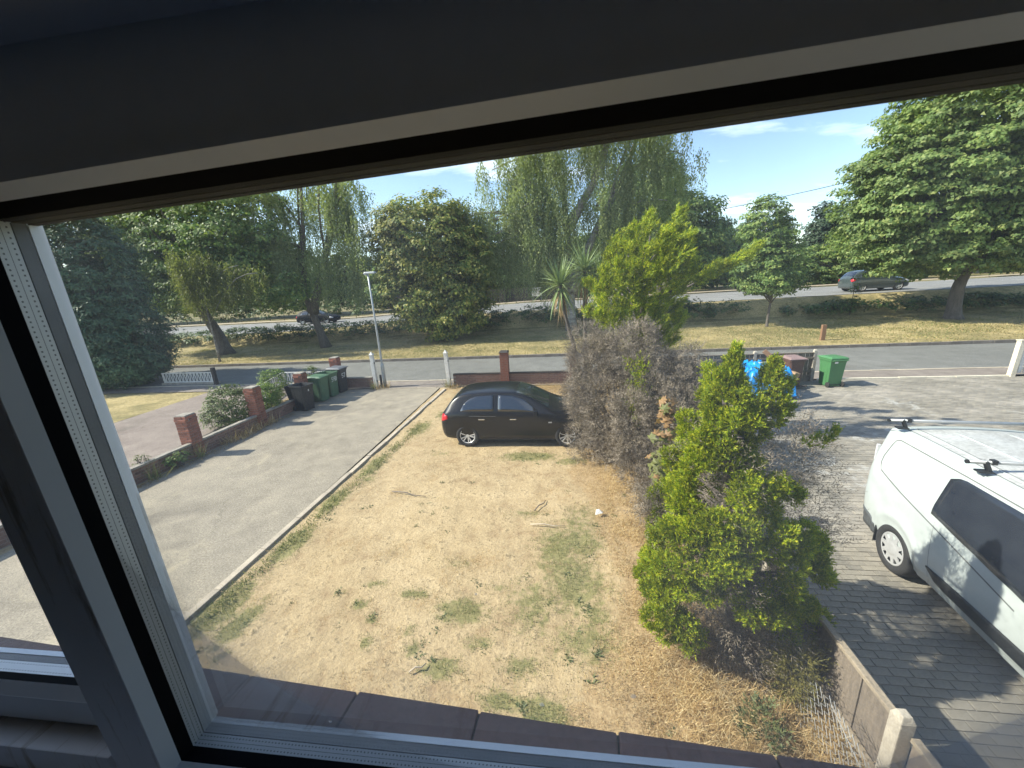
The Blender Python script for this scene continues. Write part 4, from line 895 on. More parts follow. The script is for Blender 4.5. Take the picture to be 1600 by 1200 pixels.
# white neighbour railings
def railing(name, label, p0, p1, z0, h):
    p0 = Vector((*p0, z0)); p1 = Vector((*p1, z0)); d = p1-p0; L = d.length; a = math.atan2(d.y, d.x)
    t_ = thing(name, label, 'railing', p0, a, 'white railings round the neighbouring front')
    for z in (.03, h): MB().box((L/2, 0, z), (L, .045, .05)).build('rail', M['paint_white'], t_, bevel=.004)
    for x in (0.02, L-.02): MB().box((x, 0, h/2), (.07, .05, h+.03)).build('end_post', M['paint_white'], t_, bevel=.004)
    n = int(L/.105)
    mb = MB()
    mb.box((0, 0, 0), (.040, .014, h-.03)); me = mb.mesh('baluster', M['paint_white'])
    for i in range(n):
        o = link(bpy.data.objects.new('baluster', me), t_); o.location = ((i+.7)*L/(n+.4), 0, h/2+.015); o.rotation_euler = (0, (.12 if i % 2 else -.12), 0)
railing('white_railing', 'white wavy railing on a low wall between the dark conifer and a dark post', (-20.75, 17.05), (-17.75, 16.95), .12, .50)
tag(MB().box((-19.2, 17.05, .03), (3.3, .2, .18)).build('low_wall', M['coping'], bevel=.01), 'low grey wall under the white wavy railing', 'wall')
tag(MB().box((-17.58, 16.9, .42), (.15, .15, .92)).build('dark_post', M['wood_dark'], bevel=.008), 'dark square post at the end of the white wavy railing', 'post')
railing('white_railing', 'white railing running back from the shrubs to the pavement', (-12.3, 13.2), (-13.3, 16.3), 0.02, .62)
railing('white_railing', 'white railing along the pavement behind the brick pillar and bins', (-13.3, 16.35), (-10.3, 16.3), 0.02, .62)

# ------------------------------------------------------------------ timber fences
def fence_bay(root, x0, y0, dx, dy, L, h, board_w=.125, rails_side=-1, cap=True):
    """one bay of upright boards along (dx,dy)"""
    a = math.atan2(dy, dx); u = Vector((dx, dy, 0)); nrm = Vector((-dy, dx, 0))*rails_side
    p = Vector((x0, y0, 0)); n = int(L/board_w)
    MB().box(p+u*(L/2)+Vector((0, 0, .10)), (L, .05, .28), a).build('gravel_board', M['wood_grey'], root, bevel=.005)
    for z in (.40, h-.16): MB().box(p+u*(L/2)+nrm*.035+Vector((0, 0, z)), (L, .04, .075), a).build('rail', M['wood_dull'], root, bevel=.005)
    mb = MB(); mb.box((0, 0, (h-.22)/2), (board_w-.006, .016, h-.22)); me = mb.mesh('board', M['wood_grey'], bevel=.003)
    for i in range(n):
        o = link(bpy.data.objects.new('board', me), root); o.location = p+u*((i+.5)*L/n)+nrm*random.uniform(-.004, .004)+Vector((0, 0, .24+random.uniform(-.01, .006))); o.rotation_euler = (0, random.uniform(-.008, .008), a+.06)
    if cap: MB().box(p+u*(L/2)+nrm*.012+Vector((0, 0, h+.035)), (L, .085, .035), a).build('capping_rail', M['wood_dull'], root, bevel=.005)
def conc_post(root, x, y, h):
    c = MB(); c.box((x, y, h/2-.05), (.105, .105, h+.1)); c.box((x, y, h+.02), (.105, .105, .05), taper=.62); c.build('concrete_post', M['post_concrete'], root, bevel=.008)
bf = thing('timber_fence', 'weathered grey board fence with concrete posts behind the rubbish pile', 'fence')
fx = [3.05, 5.10, 7.15, 9.22]
for i in range(3): fence_bay(bf, fx[i]+.06, 15.3, 1, 0, fx[i+1]-fx[i]-.12, 1.06, rails_side=-1)
for x in fx: conc_post(bf, x, 15.3, 1.17)
sf = thing('side_fence', 'weathered fence of wide boards with concrete posts between the bare lawn and block paving', 'fence')
fy = [0.55, 2.44, 4.33, 6.22, 8.11]
for i in range(4):
    L = fy[i+1]-fy[i]-.13; p = (2.47, fy[i]+.065)
    if i < 2:
        mbx = MB(); mbx.box((2.52, fy[i]+.065+L/2, .085), (.045, L, .30)); mbx.build('gravel_board', M['wood_grey'], sf, bevel=.006)
        for k in range(5):
            b_ = MB(); b_.box((2.50-.008*(k % 2), fy[i]+.065+L*(k+.5)/5, .545), (.02, L/5-.006, .62)); b_.build('board', M['wood_grey'], sf, bevel=.003)
        b_ = MB(); b_.box((2.50, fy[i]+.065+L/2, .875), (.06, L, .04)); b_.build('capping_rail', M['wood_rail'], sf, bevel=.005)
        b_ = MB(); b_.box((2.455, fy[i]+.065+L/2, .245), (.05, L, .06)); b_.build('rail', M['wood_rail'], sf, bevel=.005)
        b_ = MB(); b_.box((2.545, fy[i]+.065+L/2, .78), (.04, L, .07)); b_.build('rail', M['wood_rail'], sf, bevel=.005)
    else: fence_bay(sf, 2.50, fy[i]+.065, 0, 1, L, .9, rails_side=1)
for y in fy: conc_post(sf, 2.45, y, 1.0)
# chain link at the foot of the golden conifer
cl = thing('wire_mesh_fence', 'sagging galvanised wire mesh in front of the timber fence by the window', 'wire fence')
mb = MB()
for i in range(26):
    y = 1.55 + i*.062; base = Vector((2.06+.10*((y-2.0)/1.2), y, .02)); pts = []
    hgt = .66 if y < 2.75 else .66-.5*(y-2.75)
    nseg = max(3, int(hgt/.045))
    for k in range(nseg+1):
        z = hgt*k/nseg; pts.append(base+Vector((.10*math.sin(z*2.2)+.015*(-1)**k*.4, .034*(-1)**k, z)))
    mb.tube(pts, .0030, 4, cap=False)
tag(mb.build('wire', M['wire'], cl), kind='stuff')
mb = MB(); mb.tube([(2.02, 1.5, .665), (2.1, 2.2, .672), (2.20, 2.75, .66)], .003, 5); mb.build('line_wire', M['wire'], cl)

# ------------------------------------------------------------------ wheelie bins
def stroke_text(mb, strokes, place, wd=.016):
    for (ax, ay, bx_, by_) in strokes:
        d = Vector((bx_-ax, by_-ay)); L = d.length
        if L < 1e-6: continue
        n = Vector((-d.y, d.x)).normalized()*wd/2; dd = d.normalized()*wd/2
        q = [Vector((ax, ay))-dd+n, Vector((bx_, by_))+dd+n, Vector((bx_, by_))+dd-n, Vector((ax, ay))-dd-n]
        mb.add([place(v.x, v.y, .004) for v in q]+[place(v.x, v.y, -.004) for v in q], [(0, 1, 2, 3), (7, 6, 5, 4), (0, 4, 5, 1), (1, 5, 6, 2), (2, 6, 7, 3), (3, 7, 4, 0)])
GL = {'5': [(0.6, 1, 0, 1), (0, 1, 0, .55), (0, .55, .45, .55), (.45, .55, .6, .35), (.6, .35, .45, .05), (.45, .05, 0, 0)],
      '9': [(.6, .55, .15, .5), (.15, .5, 0, .75), (0, .75, .2, 1), (.2, 1, .55, .95), (.55, .95, .6, .55), (.6, .55, .5, 0)],
      'D': [(0, 0, 0, 1), (0, 1, .35, .95), (.35, .95, .6, .5), (.6, .5, .35, .05), (.35, .05, 0, 0)],
      '7': [(0, 1, .6, 1), (.6, 1, .25, 0)], '1': [(.3, 0, .3, 1)], 'O': [(.1, .1, .1, .9), (.1, .9, .5, .9), (.5, .9, .5, .1), (.5, .1, .1, .1)], '2': [(0, .8, .3, 1), (.3, 1, .6, .75), (.6, .75, 0, 0), (0, 0, .6, 0)]}
def bin_body(W0, D0, W1, D1, h, step=True):
    """hollow tapered box; front is -y"""
    mb = MB(); th = .012
    def ring(w, d, z, ins=0, ch=.05): return [(-w/2+ch+ins, -d/2+ins, z), (w/2-ch-ins, -d/2+ins, z), (w/2-ins, -d/2+ch+ins, z), (w/2-ins, d/2-ins-.01, z), (-w/2+ins, d/2-ins-.01, z), (-w/2+ins, -d/2+ch+ins, z)]
    lv = [(W0, D0, .03), (W0+(W1-W0)*.15, D0+(D1-D0)*.10, .14), (W0+(W1-W0)*.80, D0+(D1-D0)*.75, h*.80), (W1, D1, h-.07), (W1+.04, D1+.04, h-.065), (W1+.04, D1+.04, h)]
    rings = [ring(*l) for l in lv] + [ring(W1+.04, D1+.04, h, .03), ring(W1-.02, D1-.02, h-.09, .02), ring(W0, D0, .10, .03)]
    vs = [v for r_ in rings for v in r_]; n = 6; fs = []
    for i in range(len(rings)-1):
        for k in range(n): fs.append((i*n+k, i*n+(k+1) % n, (i+1)*n+(k+1) % n, (i+1)*n+k))
    fs += [tuple(range(n))[::-1], tuple(range((len(rings)-1)*n, len(rings)*n))]
    mb.add(vs, fs)
    return mb
def wheelie_bin(label, loc, rz, mat, lidmat, openlid=False, text=None, mark=None, h=1.0, group='wheelie bins by the brick wall', slope=0.05, tsz=.14, tz_=.66, textmat=None):
    t_ = thing('wheelie_bin', label, 'wheelie bin', loc, rz, group)
    W0, D0, W1, D1 = .44, .48, .53, .60
    bin_body(W0, D0, W1, D1, h).build('bin_body', mat, t_)
    rbm = MB()
    for sx in (-1, 1):
        for q in (-.35, .35): rbm.tube([(sx*(W0/2+.008), q*D0*.7, .14), (sx*(W1/2-.008), q*D1*.75, h-.10)], .009, 5)
    rbm.build('side_rib', mat, t_)
    ax = MB(); ax.tube([(-.27, D0/2+.02, .09), (.27, D0/2+.02, .09)], .012, 8); ax.build('axle', M['trim_black'], t_)
    for sx in (-1, 1): MB().lathe([(0, -.025), (.085, -.025), (.095, -.015), (.095, .015), (.085, .025), (0, .025)], 20, Matrix.Translation((sx*.255, D0/2+.02, .095)) @ Matrix.Rotation(R(90), 4, 'Y')).build('wheel', M['tyre'], t_)
    hb = MB(); hb.tube([(-.24, D1/2, h-.05), (-.24, D1/2+.085, h-.015), (.24, D1/2+.085, h-.015), (.24, D1/2, h-.05)], .016, 8); hb.build('handle', mat, t_)
    lid = MB()
    def lring(w, d0, d1, z, sl): return [(-w/2, d0, z-sl), (w/2, d0, z-sl), (w/2, d1, z+sl*.2), (-w/2, d1, z+sl*.2)]
    rr = [lring(W1+.07, -D1/2-.05, D1/2+.03, 0.0, .0), lring(W1+.07, -D1/2-.05, D1/2+.03, .03, 0), lring(W1+.02, -D1/2-.02, D1/2+.01, .055, .012), lring(W1-.10, -D1/2+.08, D1/2-.06, .085, .012)]
    vs = [v for r_ in rr for v in r_]; fs = [(i*4+k, i*4+(k+1) % 4, (i+1)*4+(k+1) % 4, (i+1)*4+k) for i in range(3) for k in range(4)] + [(3, 2, 1, 0), (12, 13, 14, 15)]
    lid.add(vs, fs); lo = lid.build('lid', lidmat, t_, bevel=.008)
    if openlid: lo.location = (0, D1/2+.07, h-.02); lo.rotation_euler = (R(-105-.0), 0, 0); lo.location = (0, D1/2+.14, h-.36)
    else: lo.location = (0, 0, h+.002)
    if text or mark:
        yf = lambda z: -(D0+(D1-D0)*min(1, max(0, (z-.14)/(h*.66)*.75)))/2 - .012
        tb = MB()
        if text:
            x = -len(text)*tsz*.82/2
            for ch in text:
                stroke_text(tb, [(x+a*tsz, tz_+b*tsz*1.25, x+c*tsz, tz_+d*tsz*1.25) for a, b, c, d in GL[ch]], lambda px, pz, o: (px, yf(pz)-o, pz), .022)
                x += tsz*.85
        else: tb.box((.14, yf(.80)-.003, .80), (mark, .008, mark*.9))
        tb.build('lettering' if text else 'sticker', textmat or M['white_mark'], t_)
    return t_
FX = R(90)   # front (-y) turned to +x
wheelie_bin('open black wheelie bin, nearest of the four by the driveway wall', (-9.72, 12.75, 0), R(78), M['bin_black'], M['bin_black'], True, text='O', tsz=.055, tz_=.74, h=.98)
wheelie_bin('closed green wheelie bin standing between the black bin and the lettered green bin', (-9.80, 13.85, 0), R(85), M['bin_green2'], M['bin_green2'], False, h=.98)
wheelie_bin('green wheelie bin with its lid thrown open and white hand painted 59D', (-9.78, 14.5, 0), R(86), M['bin_green2'], M['bin_green2'], True, text='59D', h=1.02)
wheelie_bin('grey-lidded black wheelie bin with white painted 57', (-9.72, 15.12, 0), R(84), M['bin_black'], M['bin_grey'], False, text='57', h=1.04)
RG = 'wheelie bins by the board fence'
wheelie_bin('bright green wheelie bin with closed lid at the end of the board fence', (9.48, 14.72, 0), R(186), M['bin_green'], M['bin_green'], False, group=RG, h=1.0)
wheelie_bin('brown wheelie bin with faded lid against the board fence', (8.30, 14.93, 0), R(4), M['bin_brown'], M['bin_brown_lid'], False, group=RG, h=.98)
wheelie_bin('dark grey wheelie bin half hidden by the dead bush', (4.52, 12.75, 0), R(20), M['bin_black'], M['bin_grey'], False, group=RG, h=1.02)
MB().box((0.12, .36, .90), (.1, .012, .05)).build('sticker', M['white_mark'], [o for o in col.objects if o.name.startswith('wheelie_bin.004')][0]).location = (0, -.02, 0)

# ------------------------------------------------------------------ rubbish pile
rngp = np.random.default_rng(11)
nx, ny = 44, 40; U, Vv = np.meshgrid(np.linspace(-1, 1, nx), np.linspace(-1, 1, ny))
px = U*.80+.10*(fbm(U+5, Vv+3, 1.5, 2)-.5)*2; py = Vv*1.0
rr = np.maximum(np.abs(U)**2.2, np.abs(Vv)**2.2)
pz = .70*(1-sstep(.35, 1.0, rr)) + .42*np.abs(fbm(U*2+9, Vv*2+4, 2.6, 6)-.5)*(1.2-rr*.6) + .16*np.abs(np.sin(U*7+3*fbm(U+2, Vv, 2.5, 1)*4))*sstep(.25, .8, rr)*(1-rr*.7) + .03
I = np.arange(nx*ny).reshape(ny, nx); F = np.stack([I[:-1, :-1], I[:-1, 1:], I[1:, 1:], I[1:, :-1]], -1).reshape(-1, 4)
to = arr_obj('tarpaulin', np.stack([px+6.80, py+14.0, pz*1.22], -1), F, M['tarp'], smooth=True)
md = to.modifiers.new('thick', 'SOLIDIFY'); md.thickness = .006
tag(to, 'crumpled bright blue tarpaulin thrown over a rubbish heap', 'tarpaulin')
def plank(label, c, d, rot, mat, name='plank', cat='plank'):
    o = MB().box((0, 0, 0), d).build(name, mat, None, bevel=.004); o.location = c; o.rotation_euler = rot; return tag(o, label, cat)
plank('brown board lying flat across the back of the blue tarpaulin', (7.0, 14.55, .80), (1.25, .26, .05), (R(28), R(-4), R(3)), M['wood_brown'])
plank('pale brown plank leaning diagonally against the board fence', (7.62, 14.78, .93), (.16, .045, 1.05), (R(-14), R(-44), 0), M['wood_brown'])
plank('dark board at the foot of the brown bin', (8.1, 14.35, .08), (.8, .12, .05), (0, R(-4), R(-8)), M['wood_dark'])
plank('brown cardboard box leaning against the brown bin', (8.12, 14.48, .42), (.22, .24, .34), (R(10), R(15), R(20)), M['card'], 'cardboard_box', 'box')
plank('white plastic tub on the brown board at the fence', (7.12, 14.62, .88), (.34, .2, .11), (0, R(4), R(8)), M['paint_white'], 'plastic_tub', 'tub')
bgm = MB(); bgm.box((0, 0, 0), (.55, .4, .42)); bgo = bgm.build('patterned_bag', M['bag'], None, bevel=.09); bgo.location = (7.72, 14.45, .40); bgo.rotation_euler = (R(12), R(-20), R(15))
tag(bgo, 'blue and white patterned bag slumped between tarpaulin and brown bin', 'bag')
for lb, c, d, rz in (('thin dark stick lying on the bare soil right of the lawn middle', (-.50, 6.62, .03), .42, 1.0), ('long pale stick lying in the worn grass', (-.35, 5.98, .035), .62, -.08), ('long thin twig on the bare soil left of the lawn middle', (-3.35, 6.95, .03), .85, -.25), ('short pale stick near the green weeds below the window', (-1.75, 3.25, .03), .2, .5)):
    k = MB(); k.tube([(-d/2, 0, 0), (-.1*d, .02, .015), (d*.2, -.01, .01), (d/2, .03, 0)], [.009, .011, .009, .005], 6)
    o = k.build('stick', M['stick'] if 'pale' in lb else M['twig'], None, smooth=True); o.location = (c[0], c[1], c[2]+float(lz(np.array(c[0]), np.array(c[1])))); o.rotation_euler.z = rz; tag(o, lb, 'stick', 'sticks on the lawn')
lt = MB(); lt.add([(0, 0, 0), (.13, .02, .03), (.15, .10, .0), (.02, .09, .05), (.07, .05, .09)], [(0, 1, 4), (1, 2, 4), (2, 3, 4), (3, 0, 4), (3, 2, 1, 0)])
lo = lt.build('litter_scrap', M['litter']); lo.location = (.52, 6.3, .06); tag(lo, 'scrap of white litter in the dry grass below the dead bush', 'litter')
wbd_ = MB(); wbd_.tube([(7.2, 20, 6.86), (9.0, 20, 7.08), (11.0, 20, 7.37), (16, 20, 8.15), (24, 20, 9.6)], .012, 5); tag(wbd_.build('overhead_wire', M['rubber']), 'thin dark overhead wire crossing the sky left of the big maple', 'wire')
# ------------------------------------------------------------------ foliage tools
def rnd_dirs(rng, n):
    v = rng.normal(size=(n, 3)); return unit(v)
def leaf_quads(P, D, Nn, ln, wd):
    """pointed leaves: base P, long axis D, plane normal Nn"""
    S = unit(np.cross(Nn, D)); ln = np.broadcast_to(ln, (len(P),))[:, None]; wd = np.broadcast_to(wd, (len(P),))[:, None]
    return np.stack([P + D*ln*.12 - S*wd*.55, P + D*ln*.12 + S*wd*.55, P + D*ln*1.02], 1)
def tangent(rng, Nn):
    return unit(np.cross(Nn, rnd_dirs(rng, len(Nn))))
def crown_clumps(rng, ells, n, rmin=.62, zmin=None):
    E_ = np.array(ells, float); vol = E_[:, 3]*E_[:, 4]*E_[:, 5]; k = rng.choice(len(E_), n, p=vol/vol.sum())
    d = rnd_dirs(rng, n); r = (rng.uniform(rmin**3, 1, n))**(1/3) * rng.uniform(.86, 1.08, n)
    C = E_[k, :3] + d*r[:, None]*E_[k, 3:6]
    return C, d
def clump_leaves(rng, C, d, nl, cr, flat, ln, wd, upbias=.6, out=.5):
    n = len(C); per = rng.poisson(nl, n); k = np.repeat(np.arange(n), per); m_ = len(k)
    v = rnd_dirs(rng, m_); v[:, 2] = np.where(v[:, 2] < -.1, -v[:, 2]*.6, v[:, 2])
    scl = cr*rng.uniform(.65, 1.3, n)
    P = C[k] + v*np.array([1, 1, flat])*(scl[k]*rng.uniform(.3, 1.0, m_)**.5)[:, None]
    Nn = unit(v*.55 + d[k]*out + np.array([0, 0, upbias]) + rnd_dirs(rng, m_)*.55)
    D = tangent(rng, Nn); D = unit(D + np.array([0, 0, -.25]))
    return leaf_quads(P, D, Nn, ln*rng.uniform(.7, 1.3, m_), wd*rng.uniform(.7, 1.3, m_))
def limb(mb, p0, p1, r0, r1, rng, sag=.12, n=5):
    p0 = np.array(p0, float); p1 = np.array(p1, float); L = np.linalg.norm(p1-p0); pts = []
    off = rng.normal(size=3)*L*.05
    for i in range(n+1):
        t_ = i/n; pts.append(tuple(p0+(p1-p0)*t_ + np.array([0, 0, 1])*math.sin(math.pi*t_)*L*sag + off*math.sin(math.pi*t_)))
    mb.tube(pts, [r0+(r1-r0)*i/n for i in range(n+1)], 6)
def trunk_path(mb, pts, r0, r1, n=10, flare=1.5):
    P = np.array(pts, float); k = len(P); tt = np.linspace(0, 1, 9); Q = np.stack([np.interp(tt, np.linspace(0, 1, k), P[:, j]) for j in range(3)], 1)
    rad = [r0+(r1-r0)*t_ for t_ in tt]; rad[0] *= flare; rad[1] *= 1+(flare-1)*.2
    mb.tube([tuple(q) for q in Q], rad, n)
def broadleaf(name, label, base, trunk, ells, nclump, nl, cr, ln, wd, leaf, bark='bark', r=.3, seed=1, flat=.5, limbs=16, group='trees on and beyond the verge', upbias=.6, rmin=.62, cat='tree'):
    rng = np.random.default_rng(seed); t_ = thing(name, label, cat, base, 0, group); b = np.array(base, float)
    C, d = crown_clumps(rng, ells, nclump, rmin); C = C - b
    soup('crown', clump_leaves(rng, C, d, nl, cr, flat, ln, wd, upbias), M[leaf], t_)
    mb = MB(); tp = [(0, 0, -.15)] + [tuple(np.array(p)-b) for p in trunk]
    trunk_path(mb, tp, r, r*.62)
    top = np.array(tp[-1]); sub = C[rng.choice(len(C), min(limbs, len(C)), replace=False)]
    for c in sub:
        if c[2] > top[2]-.6:
            limb(mb, top-np.array([0, 0, rng.uniform(0, .5)]), c, r*.42, .03, rng)
    mb.build('trunk', M[bark], t_, smooth=True)
    return t_
def strands(rng, S, L, step, ln, wd, sway=.25):
    """hanging birch sprays: start points S, lengths L"""
    per = np.maximum(3, (L/step).astype(int)); k = np.repeat(np.arange(len(S)), per)
    j = np.concatenate([np.arange(p) for p in per]); tt = j/per[k]
    ph = rng.uniform(0, 6.28, len(S)); dr = rng.normal(size=(len(S), 2))*sway
    P = S[k].copy(); P[:, 2] -= L[k]*tt + 0
    P[:, 0] += dr[k, 0]*np.sqrt(tt)*L[k]*.4 + .06*np.sin(tt*5+ph[k]) + rng.normal(size=len(k))*.07
    P[:, 1] += dr[k, 1]*np.sqrt(tt)*L[k]*.4 + rng.normal(size=len(k))*.07
    D = unit(rng.normal(size=(len(k), 3))*.55 + np.array([0, 0, -1.0])); Nn = unit(np.cross(D, rnd_dirs(rng, len(k))))
    sz = (1-.45*tt)*rng.uniform(.7, 1.3, len(k))
    return leaf_quads(P, D, Nn, ln*sz, wd*sz)
def weeping(name, label, base, trunks, limb_ends, nstr, Lr, ln, wd, leaf, r, seed, extra=None, step=.10, bark='bark_birch', spread=1.0, zfloor=1.8):
    rng = np.random.default_rng(seed); t_ = thing(name, label, 'tree', base, 0, 'trees on and beyond the verge'); b = np.array(base, float)
    mb = MB(); S = []
    for tr in trunks: trunk_path(mb, [tuple(np.array(p)-b) for p in tr], r, r*.3)
    for e in limb_ends:
        tr = np.array(trunks[e[4] if len(e) > 4 else 0], float); f = rng.uniform(.35, .9)
        p0 = np.array([np.interp(f, np.linspace(0, 1, len(tr)), tr[:, q]) for q in range(3)]); p1 = np.array(e[:3], float)
        p0[2] = min(p0[2], p1[2]-.4); 
        limb(mb, p0-b, p1-b, r*.30, .03, rng, .16)
        n = int(nstr*e[3]); nb = max(4, n//11); f = rng.uniform(.2, 1.08, nb)[rng.integers(0, nb, n)][:, None]; a = p0+(p1-p0)*f; a[:, 2] += np.sin(np.pi*np.minimum(f[:, 0], 1))*np.linalg.norm(p1-p0)*.16
        bo = np.sin(f*977.0+np.array([[0, 2, 4]])*1.0)*np.array([.95, .95, .55])*spread; a += bo + rng.normal(size=(n, 3))*np.array([.17, .17, .25]); S.append(a)
    S = np.concatenate(S); L = rng.uniform(Lr[0], Lr[1], len(S)); L = np.minimum(L, np.maximum(.5, S[:, 2]-zfloor-rng.uniform(0, 1.2, len(S))))
    soup('crown', strands(rng, S-b, L, step, ln, wd), M[leaf], t_)
    mb.build('trunk', M[bark], t_, smooth=True)
    return t_
def sprays(rng, C, O, nsp, slen, nleaf, ln, wd, up=.35, jit=.5, cr=.12):
    """fan-like conifer sprays: from clump centres C outwards O"""
    n = len(C); k = np.repeat(np.arange(n), nsp); A = C[k] + rng.normal(size=(len(k), 3))*cr
    D = unit(O[k] + np.array([0, 0, up]) + rnd_dirs(rng, len(k))*jit); Ls = slen*rng.uniform(.6, 1.4, len(k))
    Np = unit(np.cross(D, rnd_dirs(rng, len(k))))
    S = np.cross(Np, D)
    q = np.repeat(np.arange(len(k)), nleaf); tt = np.tile((np.arange(nleaf)+.5)/nleaf, len(k)) + rng.uniform(-.06, .06, len(q)); sg = np.where(np.tile(np.arange(nleaf), len(k)) % 2 == 0, 1, -1)
    P = A[q] + D[q]*(Ls[q]*tt)[:, None]
    Dl = unit(D[q]*.95 + S[q]*(sg*(1.1-.8*tt))[:, None] + rng.normal(size=(len(q), 3))*.22)
    Nl = unit(Np[q] + rng.normal(size=(len(q), 3))*.45)
    w = (1.15-.55*tt)
    return leaf_quads(P, Dl, Nl, ln*w*rng.uniform(.7, 1.3, len(q)), wd*w)
def shell_points(rng, blobs, n):
    """points on a union of ellipsoids (cx,cy,cz,rx,ry,rz,weight) with outward directions, inner ones dropped"""
    B = np.array(blobs, float); ar = (B[:, 3]*B[:, 5])*B[:, 6]; k = rng.choice(len(B), n, p=ar/ar.sum()); d = rnd_dirs(rng, n)
    P = B[k, :3] + d*B[k, 3:6]*rng.uniform(.72, 1.04, n)[:, None]; keep = np.ones(n, bool)
    for i in range(len(B)):
        e = np.sum(((P-B[i, :3])/B[i, 3:6])**2, 1); keep &= (e > .42) | (k == i)
    return P[keep], unit(d[keep]/B[k[keep], 3:6])

# ------------------------------------------------------------------ conifers in the front garden
rng = np.random.default_rng(21)
def conifer_clumps(cx, cy, outline, n, seed, zlo, zhi, ry=.85, knob=.16):
    """clump centres round a lopsided axis: outline [(z, xl, xr)]"""
    rng = np.random.default_rng(seed); o = np.array(outline, float)
    z = rng.uniform(zlo, zhi, n*3); xl = np.interp(z, o[:, 0], o[:, 1]); xr = np.interp(z, o[:, 0], o[:, 2])
    keep = rng.uniform(0, 1, n*3) < np.clip((xr-xl)/1.9, .12, 1); z, xl, xr = z[keep][:n], xl[keep][:n], xr[keep][:n]
    a = rng.uniform(0, 2*np.pi, len(z)); rad = rng.uniform(.60, 1.0, len(z)); mx = (xl+xr)/2; hx = (xr-xl)/2
    lump = .84+.24*vnoise(a*2.2, z*2.6, 1.0, seed+3)
    P = np.stack([mx+np.cos(a)*hx*rad*lump, cy+np.sin(a)*hx*ry*rad*lump, z], 1)
    O = unit(np.stack([np.cos(a), np.sin(a), np.full(len(z), .35)], 1))
    return P, O
def lobed(rng, P, O, k, sx, sz):
    q = np.repeat(np.arange(len(P)), k); off = rng.normal(size=(len(q), 3))*[sx, sx, sz]
    o = O[q] + off/max(sx, 1e-6)*.35; return P[q]+off+O[q]*rng.uniform(-.04, .06, len(q))[:, None], unit(o)
def lobe_tufts(rng, P, O, rr, n, stretch=(1, 1, 1.0), push=0.0):
    r = rng.uniform(rr[0], rr[1], len(P))[:, None]; B = np.concatenate([P + O*r*push, r*np.array([stretch]), np.ones((len(P), 1))], 1)
    return shell_points(rng, B, n)
gc = thing('golden_conifer', 'bushy golden-green conifer with two tops standing against the side fence below the window', 'conifer', (1.95, 3.75, 0))
LOBES_NEAR = [(1.55,3.72,3.46,0.059),(1.52,3.68,3.33,0.091),(1.5,3.65,3.19,0.113),(1.56,3.53,3.15,0.091),(1.88,3.69,3.36,0.083),(1.86,3.65,3.22,0.117),(1.89,3.59,3.09,0.103),(1.7,3.53,3.1,0.09),(1.37,3.67,3.0,0.069),(1.42,3.64,2.88,0.11),(1.52,3.55,2.95,0.119),(1.66,3.53,2.96,0.117),(1.87,3.58,2.97,0.117),(2.01,3.66,3.0,0.079),(1.31,3.66,2.72,0.099),(1.48,3.6,2.68,0.137),(1.66,3.65,2.66,0.137),(1.78,3.64,2.79,0.121),(1.28,3.66,2.55,0.1),(1.23,3.65,2.43,0.101),(1.37,3.57,2.53,0.111),(1.76,3.63,2.47,0.124),(1.53,3.56,2.51,0.11),(1.19,3.63,2.3,0.087),(1.19,3.62,2.17,0.088),(1.64,3.4,2.37,0.131),(1.79,3.43,2.29,0.131),(1.61,3.37,2.23,0.131),(1.95,3.49,2.3,0.119),(2.13,3.57,2.18,0.108),(1.92,3.57,2.01,0.138),(1.1,3.59,2.05,0.103),(1.22,3.52,1.99,0.129),(1.04,3.47,1.84,0.131),(1.2,3.35,1.91,0.138),(1.33,3.29,2.02,0.12),(1.42,3.3,2.04,0.12),(1.11,3.38,1.74,0.128),(1.3,3.38,1.71,0.126),(1.43,3.23,1.87,0.119),(1.6,3.27,2.0,0.13),(1.67,3.28,1.77,0.132),(0.95,3.59,1.68,0.076),(0.9,3.54,1.31,0.108),(0.98,3.41,1.45,0.133),(1.12,3.29,1.53,0.126),(1.29,3.21,1.54,0.122),(1.43,3.18,1.61,0.132),(1.4,3.25,1.72,0.107),(1.53,3.17,1.65,0.117),(1.95,3.3,1.93,0.115),(2.2,3.42,1.72,0.132),(2.4,3.53,1.67,0.108),(1.9,3.31,1.73,0.118),(2.08,3.31,1.59,0.118),(2.4,3.46,1.41,0.121),(2.52,3.54,1.28,0.097),(2.3,3.56,1.79,0.095),(2.38,3.5,1.52,0.122),(0.88,3.56,1.01,0.111),(1.0,3.42,1.11,0.136),(1.17,3.32,1.25,0.129),(1.36,3.27,1.27,0.126),(1.55,3.27,1.32,0.123),(1.76,3.31,1.27,0.137),(2.0,3.39,1.2,0.138),(2.09,3.29,1.38,0.105),(0.91,3.5,0.7,0.143),(1.03,3.36,0.89,0.15),(1.16,3.28,0.84,0.132),(1.06,3.54,0.46,0.129),(1.25,3.41,0.48,0.108),(1.3,3.33,0.67,0.089),(1.7,3.19,1.13,0.121),(1.88,3.22,1.1,0.134),(2.07,3.29,1.09,0.121),(2.31,3.4,1.03,0.123),(2.52,3.52,0.8,0.113),(2.47,3.54,0.62,0.116),(2.16,3.37,0.74,0.112),(2.25,3.41,0.61,0.085)]
